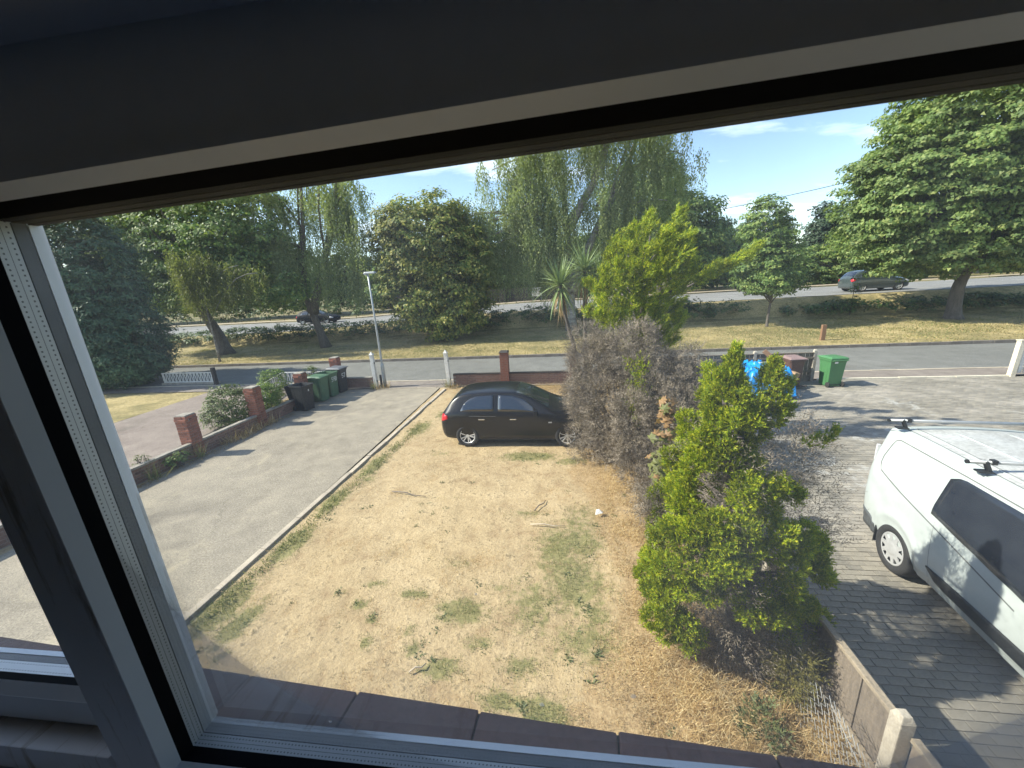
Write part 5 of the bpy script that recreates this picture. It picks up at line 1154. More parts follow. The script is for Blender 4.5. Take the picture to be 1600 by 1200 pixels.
LOBES_TALL = [(2.11,10.49,5.65,0.106),(2.02,10.13,5.33,0.161),(1.69,10.08,5.29,0.144),(1.55,9.89,5.11,0.171),(1.8,9.71,5.03,0.195),(1.26,10.32,5.09,0.09),(1.33,9.89,4.91,0.161),(1.58,9.69,4.82,0.196),(1.89,9.53,4.74,0.219),(2.8,10.48,5.71,0.087),(2.77,10.41,5.48,0.144),(2.57,10.15,5.29,0.142),(2.26,9.53,5.09,0.134),(2.82,10.22,5.17,0.171),(2.47,9.5,4.91,0.187),(2.19,9.45,4.82,0.188),(2.74,9.49,4.84,0.159),(2.78,9.49,5.05,0.095),(1.13,10.15,4.7,0.18),(1.32,9.81,4.51,0.231),(1.64,9.67,4.43,0.254),(1.97,9.57,4.35,0.25),(2.26,9.46,4.49,0.244),(2.52,9.44,4.58,0.241),(2.8,9.45,4.57,0.186),(0.98,9.92,4.36,0.178),(1.05,9.95,4.06,0.209),(1.38,9.78,4.1,0.262),(1.72,9.71,4.03,0.258),(2.08,9.77,3.95,0.258),(2.41,9.75,4.04,0.254),(2.58,9.56,4.15,0.192),(2.76,9.97,3.85,0.202),(2.87,9.64,4.24,0.137),(0.71,10.28,4.13,0.137),(0.88,10.1,3.94,0.153),(1.0,10.0,3.63,0.213),(1.35,9.89,3.62,0.268),(1.7,9.86,3.55,0.266),(2.06,9.91,3.53,0.265),(2.45,10.05,3.56,0.265),(2.77,10.26,3.47,0.18),(0.58,10.32,3.38,0.141),(0.88,10.06,3.33,0.186),(1.23,9.91,3.2,0.243),(1.59,9.86,3.19,0.269),(1.95,9.88,3.17,0.267),(2.33,9.99,3.14,0.268),(2.75,10.23,3.1,0.181),(2.87,10.34,3.18,0.122),(2.18,10.34,2.73,0.25),(2.56,10.36,2.77,0.248),(2.78,10.44,2.56,0.157),(2.39,10.38,2.51,0.189),(1.93,10.06,2.9,0.213),(3.12,9.87,4.09,0.079),(3.26,9.81,4.17,0.083),(3.48,9.82,4.27,0.11),(3.68,9.79,4.34,0.098),(3.91,9.85,4.46,0.087),(4.17,9.99,4.56,0.076),(4.43,10.24,4.67,0.05),(4.6,10.46,4.78,0.034)]
def lobes_xyz(rng, L, yc, back):
    A = np.array(L, float); B = A.copy(); B[:, 1] = 2*yc - A[:, 1] + rng.normal(size=len(A))*.05; B[:, 0] += rng.normal(size=len(A))*.06; B[:, 2] -= .12+.25*(B[:, 1]-yc); B[:, 0] = np.mean(A[:, 0]) + (B[:, 0]-np.mean(A[:, 0]))*.8
    keep = rng.uniform(0, 1, len(B)) < back
    return np.concatenate([A, B[keep]])
def cloud_lobes(rng, L, axis, n, stretch, up, grow):
    """tufts on knobbly lobes; axis (x, y) of the plant"""
    B = np.concatenate([L[:, :3], L[:, 3:4]*grow*np.array([stretch]), np.ones((len(L), 1))], 1)
    P, O = shell_points(rng, B, n); r_ = P[:, :2]-np.array(axis); O = O + np.concatenate([unit(r_)*.25, np.full((len(P), 1), up)], 1)
    return P, unit(O)
rng = np.random.default_rng(21)
L1 = lobes_xyz(rng, LOBES_NEAR, 3.95, .8)
P1, O1 = cloud_lobes(rng, L1, (1.75, 3.9), 36000, (1, 1, .85), .25, .78)
lump = rng.normal(size=(len(P1), 1))*.010; P1 = P1 + O1*lump
dn_ = vnoise(P1[:, 0]*2.3+P1[:, 1], P1[:, 2]*2.1, 1.0, 77)
tipP, tipO = [], []
for (x0, z0, x1, z1, n) in ((1.53, 3.25, 1.56, 3.60, 420), (1.50, 3.15, 1.42, 3.36, 200), (1.88, 3.25, 1.90, 3.47, 300), (1.95, 3.1, 2.03, 3.28, 160), (1.47, 2.9, 1.34, 3.12, 200), (2.3, 2.62, 2.52, 2.80, 90)):
    f = rng.uniform(0, 1, n)[:, None]; D = unit(np.array([[x1-x0, 0, z1-z0]])); a = rng.uniform(0, 6.28, n); rr = ((.085*(1-f[:, 0])+.01)*rng.uniform(.7, 1, n))[:, None]
    c = np.array([[x0, 3.68, z0]])+np.array([[x1-x0, 0, z1-z0]])*f; ring_ = np.stack([np.cos(a), np.sin(a), np.zeros(n)], 1); tipP.append(c+ring_*rr); tipO.append(unit(ring_*.7+D))
P1 = np.concatenate([P1]+tipP); O1 = np.concatenate([O1]+tipO); dn_ = vnoise(P1[:, 0]*2.3+P1[:, 1], P1[:, 2]*2.1, 1.0, 77)
deadm = (dn_ > .91) & (P1[:, 2] < 2.7)
soup('foliage', sprays(rng, P1[~deadm]-[1.95, 3.75, 0], O1[~deadm], 1, .058, 9, .028, .0125, up=.55, jit=.45, cr=.008), M['gold'], gc)
lowP, lowO = conifer_clumps(1.9, 3.6, [(.0, 1.5, 2.2), (.4, 1.3, 2.35), (.8, 1.3, 2.4)], 150, 9, .02, .80, ry=.42)
PX, OX = conifer_clumps(2.4, 4.1, [(1.3, 1.9, 2.9), (2.0, 1.8, 2.85), (2.8, 1.9, 2.45)], 110, 19, 1.3, 2.75, ry=.5)
PI = np.stack([1.72+rng.normal(size=120)*.22, 3.8+rng.normal(size=120)*.2, rng.uniform(.5, 2.7, 120)], 1); OI = unit(rng.normal(size=(120, 3))+[0, -.6, .3])
Pd = np.concatenate([PI, P1[deadm][::3], lowP, PX]); Od = np.concatenate([OI, O1[deadm][::3], lowO, OX])
soup('dead_foliage', sprays(rng, Pd-[1.95, 3.75, 0], Od, 18, .18, 8, .048, .0065, up=.1, jit=.75, cr=.10), M['dead'], gc)
mb = MB(); trunk_path(mb, [(-.1, 0, -.1), (-.15, 0, 1.2), (-.35, 0, 2.6), (-.45, 0, 3.3)], .09, .02)
for q in range(46):
    i = rng.integers(len(P1)); e = P1[i]-[1.95, 3.75, 0]; e[2] = max(e[2], .3); limb(mb, (-.12-.1*e[2]/3, 0, max(.1, e[2]-.35)), e*.94, .022, .006, rng, .03, 3)
mb.build('trunk', M['twig'], gc, smooth=True)

g2 = thing('golden_conifer', 'tall golden conifer with flame-like tips rising behind the grey dead bush', 'conifer', (2.0, 10.6, 0))
L2 = lobes_xyz(rng, LOBES_TALL, 10.75, .55)
P2, O2 = cloud_lobes(rng, L2, (2.0, 10.7), 13000, (.85, .85, 1.1), .45, .66)
O2 = unit(O2*[.8, .8, .8] + [.50, 0, .45]); off2 = np.array([2.0, 10.6, 0]); 
fb, fo = [], []
for (x, y, z, r) in L2:
    out = np.array([x-2.0, y-10.75, 0]); out /= max(np.linalg.norm(out), .2)
    for s_ in range(4):
        D = out*.45+np.array([.38, -.12, .72])+rng.normal(size=3)*.24; D /= np.linalg.norm(D); n = 34; f = rng.uniform(0, 1, n)[:, None]; ln_ = max(.14, r*rng.uniform(1.5, 2.5))
        base = np.array([x, y, z])+rng.normal(size=3)*r*.45-D*ln_*.62+np.array([.06, 0, -.03]); fb.append(base+D*ln_*f+rng.normal(size=(n, 3))*(.042*(1-f)+.006)); fo.append(np.tile(D, (n, 1)))
Ps, Os = cloud_lobes(rng, L2, (2.0, 10.7), 7000, (.85, .85, 1.1), .45, .56); fb.append(Ps); fo.append(unit(Os*.8+[.45, 0, .45]))
P2a, O2a = np.concatenate(fb), np.concatenate(fo)
soup('foliage', np.concatenate([sprays(rng, P2a-off2, O2a, 1, .13, 8, .050, .020, up=.05, jit=.36, cr=.015)]), M['gold'], g2)
mb = MB(); trunk_path(mb, [(.1, 0, -.1), (.0, 0, 2.4), (.2, 0, 5.2)], .13, .02)
for q in range(40):
    i = rng.integers(len(P2)); e = P2[i]-off2; limb(mb, (.05, 0, max(.4, e[2]-.8)), e, .03, .008, rng, .03, 3)
limb(mb, (.2, -.1, 3.3), (2.35, -.2, 4.5), .03, .008, rng, -.04, 5)
mb.build('trunk', M['twig'], g2, smooth=True)

db = thing('dead_bush', 'large grey-brown dead conifer bush between the black car and the golden conifers', 'dead bush', (1.5, 8.4, 0))
blobs = [(1.75, 7.3, 1.1, .75, .75, 1.15, 1), (1.3, 8.6, 1.55, 1.0, .9, 1.5, 1), (.95, 9.2, 1.9, .75, .8, 1.15, 1), (2.35, 8.3, 1.5, .75, .8, 1.25, 1), (1.7, 8.7, 2.35, .8, .7, .85, 1), (2.75, 8.9, 1.3, .5, .6, 1.0, .8), (.65, 9.6, 1.0, .6, .6, 1.0, .8), (2.1, 7.0, .6, .6, .5, .65, .8), (.72, 8.85, .75, .68, .6, .85, .9), (.78, 9.1, 2.45, .62, .55, .72, 1), (1.35, 8.7, 2.55, .62, .6, .75, 1)]
P0_, O0_ = shell_points(rng, blobs, 260); Pb, Ob = lobe_tufts(rng, P0_, O0_, (.16, .34), 24000, (1, 1, 1.15), -.4); keep = Pb[:, 2] > .05; Pb, Ob = Pb[keep], Ob[keep]
offb = np.array([1.5, 8.4, 0])
soup('dead_foliage', sprays(rng, Pb-offb, Ob, 2, .17, 7, .065, .0115, up=.35, jit=.5, cr=.04), M['dead'], db)
mb = MB()
for q in range(90):
    i = rng.integers(len(Pb)); e = Pb[i]-offb; o0 = np.array([e[0]*.3, e[1]*.4, max(.0, e[2]*.35-.1)]); limb(mb, o0, e+Ob[i]*rng.uniform(.05, .3), .022, .004, rng, .04, 4)
mb.build('branches', M['twig'], db)
# a few live green sprays inside
lg = np.stack([rng.uniform(1.35, 1.6, 26), rng.uniform(7.75, 8.0, 26), rng.uniform(1.1, 2.6, 26)], 1)
soup('foliage', sprays(rng, lg-offb, np.tile([[-.1, -.8, .5]], (26, 1)), 9, .16, 7, .06, .02, cr=.08), M['gold'], db)

# sapling with scorched leaves
sp = thing('sapling', 'thin sapling with large scorched maple-like leaves in front of the dead bush', 'sapling', (1.60, 6.1, 0))
mb = MB(); mb.tube([(0, 0, 0), (.01, .02, .9), (-.03, 0, 1.7), (-.02, .02, 2.35)], [.014, .012, .009, .004], 6)
rs = np.random.default_rng(31); mesh_l = []
def star_leaf(sz, mat):
    v = [(0, 0, 0)]; n = 11
    for i in range(n):
        a = -2.2+4.4*i/(n-1); r_ = sz*(1.0 if i % 2 == 1 else .55)*(1.0-.12*abs(a)); v.append((math.sin(a)*r_, math.cos(a)*r_ + .1*sz, -.10*sz*abs(a)))
    mb_ = MB(); mb_.add(v, [(0, i, i+1) for i in range(1, n)]); return mb_.mesh('leaf', mat)
LM = [star_leaf(.12, M['sap_green']), star_leaf(.12, M['sap_brown']), star_leaf(.135, M['sap_green']), star_leaf(.10, M['sap_brown'])]
for i in range(120):
    z = rs.uniform(.35, 2.35); a = rs.uniform(0, 6.28); rr = (.30 if 1.0 < z < 1.9 else .2)*rs.uniform(.3, 1); 
    p = Vector((rr*math.cos(a), rr*math.sin(a)-.06, z)); brown = (z > 1.75 and rs.random() < .8) or (z < .9 and rs.random() < .5) or rs.random() < .18
    o = link(bpy.data.objects.new('leaf', LM[(1 if rs.random() < .5 else 3) if brown else (0 if rs.random() < .5 else 2)]), sp); o.location = p
    o.rotation_euler = (R(rs.uniform(15, 75)), R(rs.uniform(-25, 25)), a+R(90)+rs.uniform(-.6, .6))
    if i % 2 == 0: mb.tube([(0, 0, z-.1), tuple(p)], [.004, .003], 4)
mb.build('stem', M['twig'], sp)
# small olive shrub and weeds by the mesh
so = thing('small_shrub', 'small olive-green sprig bush at the foot of the golden conifer by the wire mesh', 'shrub', (2.2, 3.25, 0))
Pq, Oq = shell_points(rng, [(0, 0, .40, .13, .15, .34, 1)], 70); soup('foliage', sprays(rng, Pq, Oq, 10, .12, 6, .05, .012, cr=.05), M['olive'], so)
wd_ = thing('weed', 'small grey-green weed growing in dry straw beside the wire mesh', 'weed', (1.72, 2.82, 0.03))
Pq, Oq = shell_points(rng, [(0, 0, .16, .14, .16, .20, 1)], 60); soup('leaves', sprays(rng, Pq, Oq, 4, .08, 4, .05, .02, cr=.04), M['weed'], wd_)

# cabbage palm: three heads of sword leaves
cp = thing('cabbage_palm', 'cabbage palm with sword-shaped leaf heads beside the golden conifer', 'palm', (.75, 13.0, 0))
mb = MB(); heads = [((-.82, -.05, 4.08), 1.05), ((-.02, .25, 4.50), 1), ((.50, .1, 4.2), .95)]
for (hx, hy, hz), s in heads: mb.tube([(0, 0, -.1), (hx*.35, hy*.4, 1.6), (hx*.85, hy, hz-.9), (hx, hy, hz)], [.085, .065, .055, .05], 8)
mb.build('trunk', M['bark'], cp, smooth=True)
def sword(L, w, droop, mat):
    mb_ = MB(); n = 5; vs = []
    for i in range(n+1):
        t_ = i/n; ww = w*(.6+.8*t_ if t_ < .4 else (1-t_)*1.55+.02)*.5; z = -droop*L*t_*t_
        vs += [(L*t_, -ww, z+.15*ww), (L*t_, 0, z-.25*ww), (L*t_, ww, z+.15*ww)]
    mb_.add(vs, [(3*i+k, 3*i+k+1, 3*i+4+k, 3*i+3+k) for i in range(n) for k in (0, 1)]); return mb_.mesh('sword_leaf', mat)
SW = [sword(1.05, .075, dr, M['cordy']) for dr in (.05, .18, .38)]; SD = [sword(.95, .06, .5, M['cordy_dead']), sword(.8, .055, .3, M['cordy_dead'])]
rs = np.random.default_rng(41)
for (hx, hy, hz), s in heads:
    for i in range(99):
        el = rs.uniform(-1.3, 1.35); dead = el < -.75
        me = SD[rs.integers(2)] if dead else SW[0 if el > .5 else (1 if el > -.1 else 2)]
        o = link(bpy.data.objects.new('sword_leaf', me), cp); o.location = (hx+rs.normal()*.02, hy+rs.normal()*.02, hz-.02-.25*max(0, -el)+rs.normal()*.03)
        o.rotation_euler = (rs.uniform(-.3, .3), -el, rs.uniform(0, 6.28)); o.scale = (s*rs.uniform(.8, 1.1),)*3

# shrubs by the divider wall
def shrub(label, blobs, n, leaf, seed, ln=.075, base=None, group='shrubs along the driveway wall', nl=26, cr=.16):
    rng = np.random.default_rng(seed); b = np.array(base if base is not None else [blobs[0][0], blobs[0][1], 0], float); t_ = thing('shrub', label, 'shrub', tuple(b), 0, group)
    P, O = shell_points(rng, blobs, n); P = P[P[:, 2] > .05]; O = O[:len(P)]
    soup('foliage', clump_leaves(rng, P-b, unit(P-b), nl, cr, .8, ln, ln*.55, .4), M[leaf], t_)
    mb = MB()
    for i in range(14): e = P[rng.integers(len(P))]-b; limb(mb, (rng.normal()*.05, rng.normal()*.05, 0), e, .014, .004, rng, .05, 3)
    mb.build('stems', M['twig'], t_)
    return t_
shrub('rounded light green shrub in front of the second brick pillar', [(-11.15, 11.0, .72, .72, .6, .72, 1), (-11.55, 10.9, .5, .5, .5, .5, .7)], 330, 'bushy', 51)
shrub('darker green shrub behind the second brick pillar', [(-10.65, 12.0, .62, .42, .5, .62, 1)], 170, 'oak', 52, .07)
shrub('green shrub growing against the corner of the white railing', [(-11.6, 13.6, .75, .5, .5, .65, 1)], 130, 'oak', 53, .07)
shrub('pale flowering shrub beside the brick pillar behind the bins', [(-10.35, 14.25, .85, .35, .4, .45, 1)], 50, 'bushy', 54, .06)
shrub('small dark weed clump at the foot of the nearest brick pillar', [(-10.2, 8.15, .18, .16, .38, .22, 1)], 40, 'oak', 55, .06, nl=18, cr=.1)
shrub('little yellow-green weed on the wall nearest the house', [(-10.55, 7.55, .45, .14, .16, .14, 1)], 18, 'bushy', 56, .045, nl=12, cr=.07)

# ------------------------------------------------------------------ hedge, trees of the verge and beyond
def hedge(label, x0, x1, hf, seed, y=30.4, dep=.8):
    rng = np.random.default_rng(seed); n = int((x1-x0)*16); xx = rng.uniform(x0, x1, n); yy = y+rng.uniform(-dep, dep, n)
    hh = hf(xx)*(.85+.35*vnoise(xx, yy, .9, seed)); zz = rng.uniform(.15, 1, n)**.6*hh; b = np.array([(x0+x1)/2, y, 0])
    C = np.stack([xx, yy, terrain(xx, np.full(n, 29.6))+zz], 1)
    d = unit(np.stack([rng.normal(size=n)*.3, (yy-y)/dep, zz/hh], 1))
    t_ = thing('hedge', label, 'hedge', (b[0], b[1], 0), 0, 'hedges between verge and main road')
    soup('foliage', clump_leaves(rng, C-b, d, 24, .42, .8, .20, .11), M['hedge'], t_)
    mb = MB()
    for i in range(int(x1-x0)): x = x0+.5+i; z = tz(x, 29.6); mb.tube([(x-b[0], 0, z-.1), (x-b[0]+.1, .05, z+.7)], [.03, .01], 5)
    mb.build('stems', M['bark'], t_)
hedge('dark low hedge along the main road left of the cabbage palm', -38, 9.2, lambda x: np.interp(x, [-38, -24, -13, -11, -6, -3, 1, 9], [1.1, 1.3, 1.35, 1.2, 1.6, 1.65, 1.6, 1.6]), 61)
hedge('dark low hedge along the main road under the big maple', 15.6, 44, lambda x: np.interp(x, [15, 18, 44], [.75, .95, 1.1]), 62)
hedge('short dark hedge between golden conifer and the small round tree', 9.2, 13.0, lambda x: x*0+1.35, 63)
def far_hedge(label, x0, x1, hh, seed, y):
    rng = np.random.default_rng(seed); n = int((x1-x0)*7); xx = rng.uniform(x0, x1, n); yy = y+rng.uniform(-.9, .9, n); b = np.array([(x0+x1)/2, y, 0])
    zz = rng.uniform(.05, 1, n)**.8*hh*(.6+.8*vnoise(xx, yy, .35, seed)); C = np.stack([xx, yy, road_z(xx)+.15+zz], 1); d = unit(np.stack([rng.normal(size=n)*.3, (yy-y), .3+zz/hh], 1))
    t_ = thing('hedge', label, 'hedge', (b[0], b[1], 0), 0, 'dark undergrowth beyond the main road')
    soup('foliage', clump_leaves(rng, C-b, d, 30, .6, .8, .34, .2), M['hedge'], t_)
    mb = MB()
    for i in range(int((x1-x0)/2)): x = x0+1+2*i; z = float(road_z(np.array(x))); mb.tube([(x-b[0], 0, z-.1), (x-b[0]+.1, .05, z+.9)], [.05, .02], 5)
    mb.build('stems', M['bark'], t_)
far_hedge('tall dark undergrowth beyond the main road on the left', -62, -21.8, 2.6, 65, 45.2)
far_hedge('tall dark undergrowth beyond the main road, right of the brown fence', 13.5, 26.0, 2.6, 66, 45.4)
far_hedge('tall dark undergrowth beyond the main road behind the big maple', 41, 64, 2.6, 67, 45.2)
broadleaf('leyland_hedge_tree', 'huge dark dense conifer at the far left behind the straw-coloured lawn', (-23.3, 17.2, 0), [(-23.3, 17.2, 2), (-23.3, 17.2, 5)], [(-23.3, 17.2, 2.6, 2.55, 2.3, 2.9), (-23.7, 17.3, 5.6, 2.3, 2.1, 3.3), (-23.2, 16.9, 1.4, 2.5, 2.2, 1.5), (-26.0, 17.6, 4.5, 2.6, 2.2, 4.3)], 2300, 48, .42, .20, .07, 'leyland', r=.25, seed=71, flat=1.0, limbs=8, upbias=.5, rmin=.8)
broadleaf('verge_tree', 'big dark broadleaf tree with a leaning trunk at the left of the verge', (-25.2, 25.8, tz(-25, 25.8)), [(-25.5, 25.8, 1.4), (-26.3, 25.8, 3.2), (-26.6, 25.9, 4.6)],
          [(-26.8, 26.4, 8.2, 6.2, 3.4, 4.4), (-31.0, 26.5, 7.5, 4.5, 3.4, 4.2), (-22.5, 26.4, 8.6, 3.8, 3.0, 4.2), (-27.5, 26, 4.9, 6.6, 3.0, 1.8), (-20.2, 26, 4.2, 3.2, 2.0, 1.3)], 1400, 60, .8, .21, .15, 'oak', r=.42, seed=72, limbs=20, flat=.8, upbias=.35)
weeping('weeping_birch', 'weeping birch with a leaning trunk near the distant dark car', (-18.0, 27.2, tz(-18, 27.2)), [[(-18.0, 27.2, 0), (-18.5, 27.2, 2.2), (-19.0, 27.2, 4.2), (-18.4, 27.3, 7.5), (-17.6, 27.3, 12.5)], [(-18.6, 27.2, 2.8), (-17.5, 27.0, 5.0), (-16.0, 27.0, 8.0), (-14.8, 27.1, 12.0)]],
        [(-21.5, 27, 9.5, 1), (-20, 26, 11.5, 1), (-17.5, 27, 12.8, 1.2), (-15, 27, 12.6, 1.1, 1), (-13.2, 27, 11.8, .9, 1), (-13.5, 26.6, 8.4, .8, 1), (-22.5, 27, 7.2, .7), (-16, 26.4, 7.0, .8, 1), (-18.8, 26.4, 7.6, .8), (-15.4, 27.4, 10.2, .9, 1), (-14.6, 26.8, 5.8, .6, 1)], 150, (1.6, 4.6), .20, .085, 'birch', .30, 73, step=.085, zfloor=2.2, bark='bark')
weeping('young_birch', 'pale young weeping birch hanging in front of the big dark broadleaf tree', (-22.9, 22.6, tz(-22.9, 22.6)), [[(-22.9, 22.7, 0), (-22.9, 22.7, 3), (-22.7, 22.6, 6.4)]], [(-23.7, 22.5, 6.6, 1), (-22.0, 22.4, 6.8, 1), (-21.0, 22.5, 6.2, .8), (-24.2, 22.4, 5.8, .7), (-19.8, 22.5, 6.1, .8), (-18.6, 22.6, 5.6, .7)], 130, (1.2, 3.4), .17, .07, 'birch_pale', .06, 74, zfloor=2.6, spread=.5, step=.085)
broadleaf('chestnut_tree', 'round yellow-tipped tree right of the street lamp, foliage down to the verge', (-9.3, 27.6, tz(-9, 27.6)), [(-9.3, 27.6, 1.2), (-9.2, 27.7, 3.2)],
          [(-9.4, 27.8, 6.9, 3.9, 3.4, 3.4), (-10.6, 27.4, 3.4, 2.6, 2.4, 2.6), (-7.6, 28.0, 5.0, 3.2, 3.0, 4.0), (-8.6, 27.6, 2.2, 3.2, 2.4, 1.9), (-11.6, 28, 6.3, 1.9, 2.0, 2.6)], 1150, 76, .7, .21, .14, 'chestnut', r=.32, seed=75, flat=.85, upbias=.35)
weeping('weeping_birch', 'great weeping birch with white forked trunk in the middle behind the cabbage palm', (.6, 29.0, tz(.6, 29)), [[(.6, 29, 0), (.6, 29, 3.5), (.5, 29, 7), (.1, 29, 10.5), (-.5, 29, 14)], [(.6, 29, 3.2), (2.0, 29.2, 6.5), (4.2, 29.4, 10.5), (5.5, 29.5, 14)], [(.5, 29, 7.6), (2.2, 28.8, 10.2), (3.6, 28.6, 13.5)]],
        [(-3.0, 29, 12.6, 1.3), (-4.6, 28.8, 11.6, 1.2), (-1.2, 28.5, 13.8, 1.2), (1.0, 28.6, 14.2, 1.2, 2), (3.2, 28.8, 13.8, 1.2, 2), (5.4, 29, 13.9, 1.3, 1), (7.2, 29.2, 13.2, 1.2, 1), (8.0, 29.2, 11.5, .9, 1), (-6.8, 28.6, 8.9, 1.0), (-7.6, 28.6, 7.4, .8), (-5.2, 28.2, 8.2, .9), (-2.6, 28.2, 9.0, .9), (2.6, 28.2, 9.2, .8, 2), (5.0, 28.6, 9.6, 1.0, 1), (7.0, 28.8, 8.8, .9, 1), (-2.0, 28, 6.6, .8), (3.8, 28.4, 7.0, .7, 1), (-4.6, 28, 6.8, .9), (-6.4, 28.2, 6.6, .8), (-7.4, 28.2, 8.6, .8), (-3.4, 28.4, 10.8, 1), (-.6, 28, 8.2, .7)], 190, (1.8, 5.2), .19, .08, 'birch', .34, 76, zfloor=2.2, step=.09)
broadleaf('roadside_tree', 'mid green tree beyond the tall golden conifer, over the main road', (11.0, 47, 1.8), [(11, 47, 3.5), (11.2, 47, 5)], [(12.5, 47, 8.0, 5.2, 3.6, 4.6), (9.0, 47, 11.0, 5.0, 3.6, 5.0), (15.5, 47.5, 6.5, 3.4, 3, 3.2)], 700, 60, 1.0, .36, .24, 'oak', r=.35, seed=77, flat=.8, upbias=.35)
broadleaf('small_tree', 'small dark round tree on a thin trunk in the verge', (13.38, 27.5, tz(13.4, 27.5)), [(13.4, 27.5, 1.2), (13.45, 27.5, 2.3)], [(13.0, 27.5, 4.4, 2.0, 1.7, 2.1), (12.7, 27.5, 6.4, 1.5, 1.3, 1.9), (13.3, 27.4, 3.3, 2.1, 1.7, 1.0)], 380, 66, .48, .16, .11, 'oak', r=.09, flat=.75, upbias=.35, seed=78, limbs=12)
broadleaf('maple_tree', 'big spreading maple with a stout forked trunk on the right of the verge', (24.5, 27.9, tz(24.5, 27.9)), [(24.4, 27.9, 1.3), (24.4, 27.9, 2.5), (24.7, 27.9, 3.5)],
          [(24.2, 28, 8.6, 6.4, 5.0, 5.4), (20.8, 28, 7.2, 3.9, 3.6, 4.4), (28.6, 28.2, 8.2, 5.0, 4.4, 5.0), (24.5, 27.4, 4.6, 6.2, 4.0, 1.8), (20.0, 27.6, 9.6, 2.6, 2.4, 2.6), (22, 27.5, 12.2, 3.4, 3.0, 2.6)], 2700, 72, .58, .19, .15, 'maple', r=.40, seed=79, flat=.85, upbias=.3, limbs=34, rmin=.5)
broadleaf('roadside_bush', 'broad yellow-green bush beyond the main road behind the grey SUV', (30.0, 48, 2.0), [(30, 48, 3), (30, 48, 3.6)], [(29.6, 48, 4.2, 3.6, 2.6, 2.9), (33.5, 48.5, 3.8, 3.6, 2.6, 2.4), (38, 49, 3.6, 4.5, 2.6, 2.0)], 520, 55, .7, .3, .2, 'maple', r=.2, seed=80)
k = 0
for (x, y, h_, w_, lf) in [(26.5, 58, 9.0, 2.2, 'dkconifer'), (29.5, 60, 9.6, 2.4, 'dkconifer'), (33, 57, 10.2, 2.8, 'dkconifer'), (36.5, 59, 10.6, 3.0, 'dkconifer'), (40.5, 60, 10.4, 3.2, 'dkconifer'), (23.3, 56, 8.2, 2.2, 'dkconifer'), (45, 60, 10.8, 3.6, 'dkconifer')]:
    lab = ['dark spire-topped conifer beyond the main road, first right of the small round tree', 'dark conifer in the row beyond the main road, left of the gap behind the bush', 'tall dark conifer directly behind the yellow-green roadside bush', 'dark conifer partly screened by the left side of the big maple', 'dark conifer glimpsed through the middle of the big maple', 'shorter dark conifer behind the small round tree', 'dark conifer glimpsed at the right edge through the maple'][k]
    broadleaf('far_conifer', lab, (x, y, 2.0), [(x, y, 3), (x, y, h_*.6)], [(x, y, 2+h_*.32, w_, w_*.8, h_*.34), (x, y, 2+h_*.66, w_*.62, w_*.6, h_*.26), (x, y, 1.2+h_*.86, w_*.3, w_*.3, h_*.2)], 260, 44, .75, .4, .18, lf, r=.2, seed=90+k, flat=.8, group='conifers beyond the main road', limbs=3); k += 1
k = 0
far = [(-58, 50, 13, 6, 'behind the far left trees'), (-47, 54, 13, 6, 'far left beyond the road'), (-38, 52, 8.5, 5.5, 'seen through the leaning dark tree'), (-30, 55, 7.5, 4.5, 'behind the left weeping birch'), (-23, 53, 5.5, 4, 'above the distant dark car'), (-16.5, 56, 5.5, 4, 'behind the street lamp'), (-10, 54, 9.5, 5, 'behind the yellow-tipped tree'), (-4, 56, 7.5, 4.6, 'behind the left half of the great birch'), (2, 54, 7.5, 4.8, 'behind the white birch trunk'), (7.0, 57, 9, 4.6, 'behind the tall golden conifer'), (19.5, 55, 7.5, 3.6, 'left of the far conifers'), (52, 55, 12, 6, 'right of the maple beyond the road'), (60, 52, 12, 6, 'at the far right beyond the road')]
for (x, y, h_, w_, lb) in far:
    broadleaf('far_tree', 'dark leafy tree beyond the main road '+lb, (x, y, 1.8), [(x, y, 2.6), (x, y, 3.4)], [(x, y, 1.8+h_*.58, w_, w_*.7, h_*.42), (x+w_*.4, y-.5, 1.8+h_*.3, w_*.8, w_*.6, h_*.3), (x-w_*.4, y-.5, 1.8+h_*.28, w_*.8, w_*.6, h_*.28)], 300, 36, 1.1, .50, .34, 'oak' if k % 3 else 'hedge', r=.3, seed=110+k, flat=.8, upbias=.35, group='trees beyond the main road', limbs=6); k += 1
# far side fence beyond the road and the small things along it
ff = thing('far_fence', 'dark brown board fence beyond the main road under the trees', 'fence', (-9.5, 44.9, float(zr(np.array(-9.5), np.array(42.)))+.1))
fb = MB()
for i in range(150): fb.box((-12+.16*i, random.uniform(-.01, .01), .85), (.15, .02, 1.65+random.uniform(-.03, .03)))
tag(fb.build('boards', M['wood_dark'], ff), kind='stuff')
for i in range(9): MB().box((-12+i*3, -.07, .88), (.1, .1, 1.8)).build('post', M['wood_dark'], ff)
sg_ = thing('white_sign', 'white rectangular board on posts beyond the road near the cabbage palm', 'sign', (-2.75, 43.2, float(zr(np.array(-2.8), np.array(43.)))+.1))
MB().box((0, 0, 1.0), (1.1, .04, .95)).build('board', M['paint_white'], sg_)
for x in (-.45, .45): MB().box((x, .04, .6), (.07, .05, 1.3)).build('post', M['galv'], sg_)
vs_ = thing('verge_sapling', 'thin dark sapling sticking up from the hedge in front of the grey SUV', 'sapling', (19.9, 30.0, tz(19.9, 29.8)))
rq = np.random.default_rng(5); C_ = np.stack([rq.normal(size=26)*.12, rq.normal(size=26)*.12, rq.uniform(.2, 2.7, 26)], 1)
soup('foliage', clump_leaves(rq, C_, unit(C_*[1, 1, .1]), 16, .22, .6, .15, .08), M['hedge'], vs_)
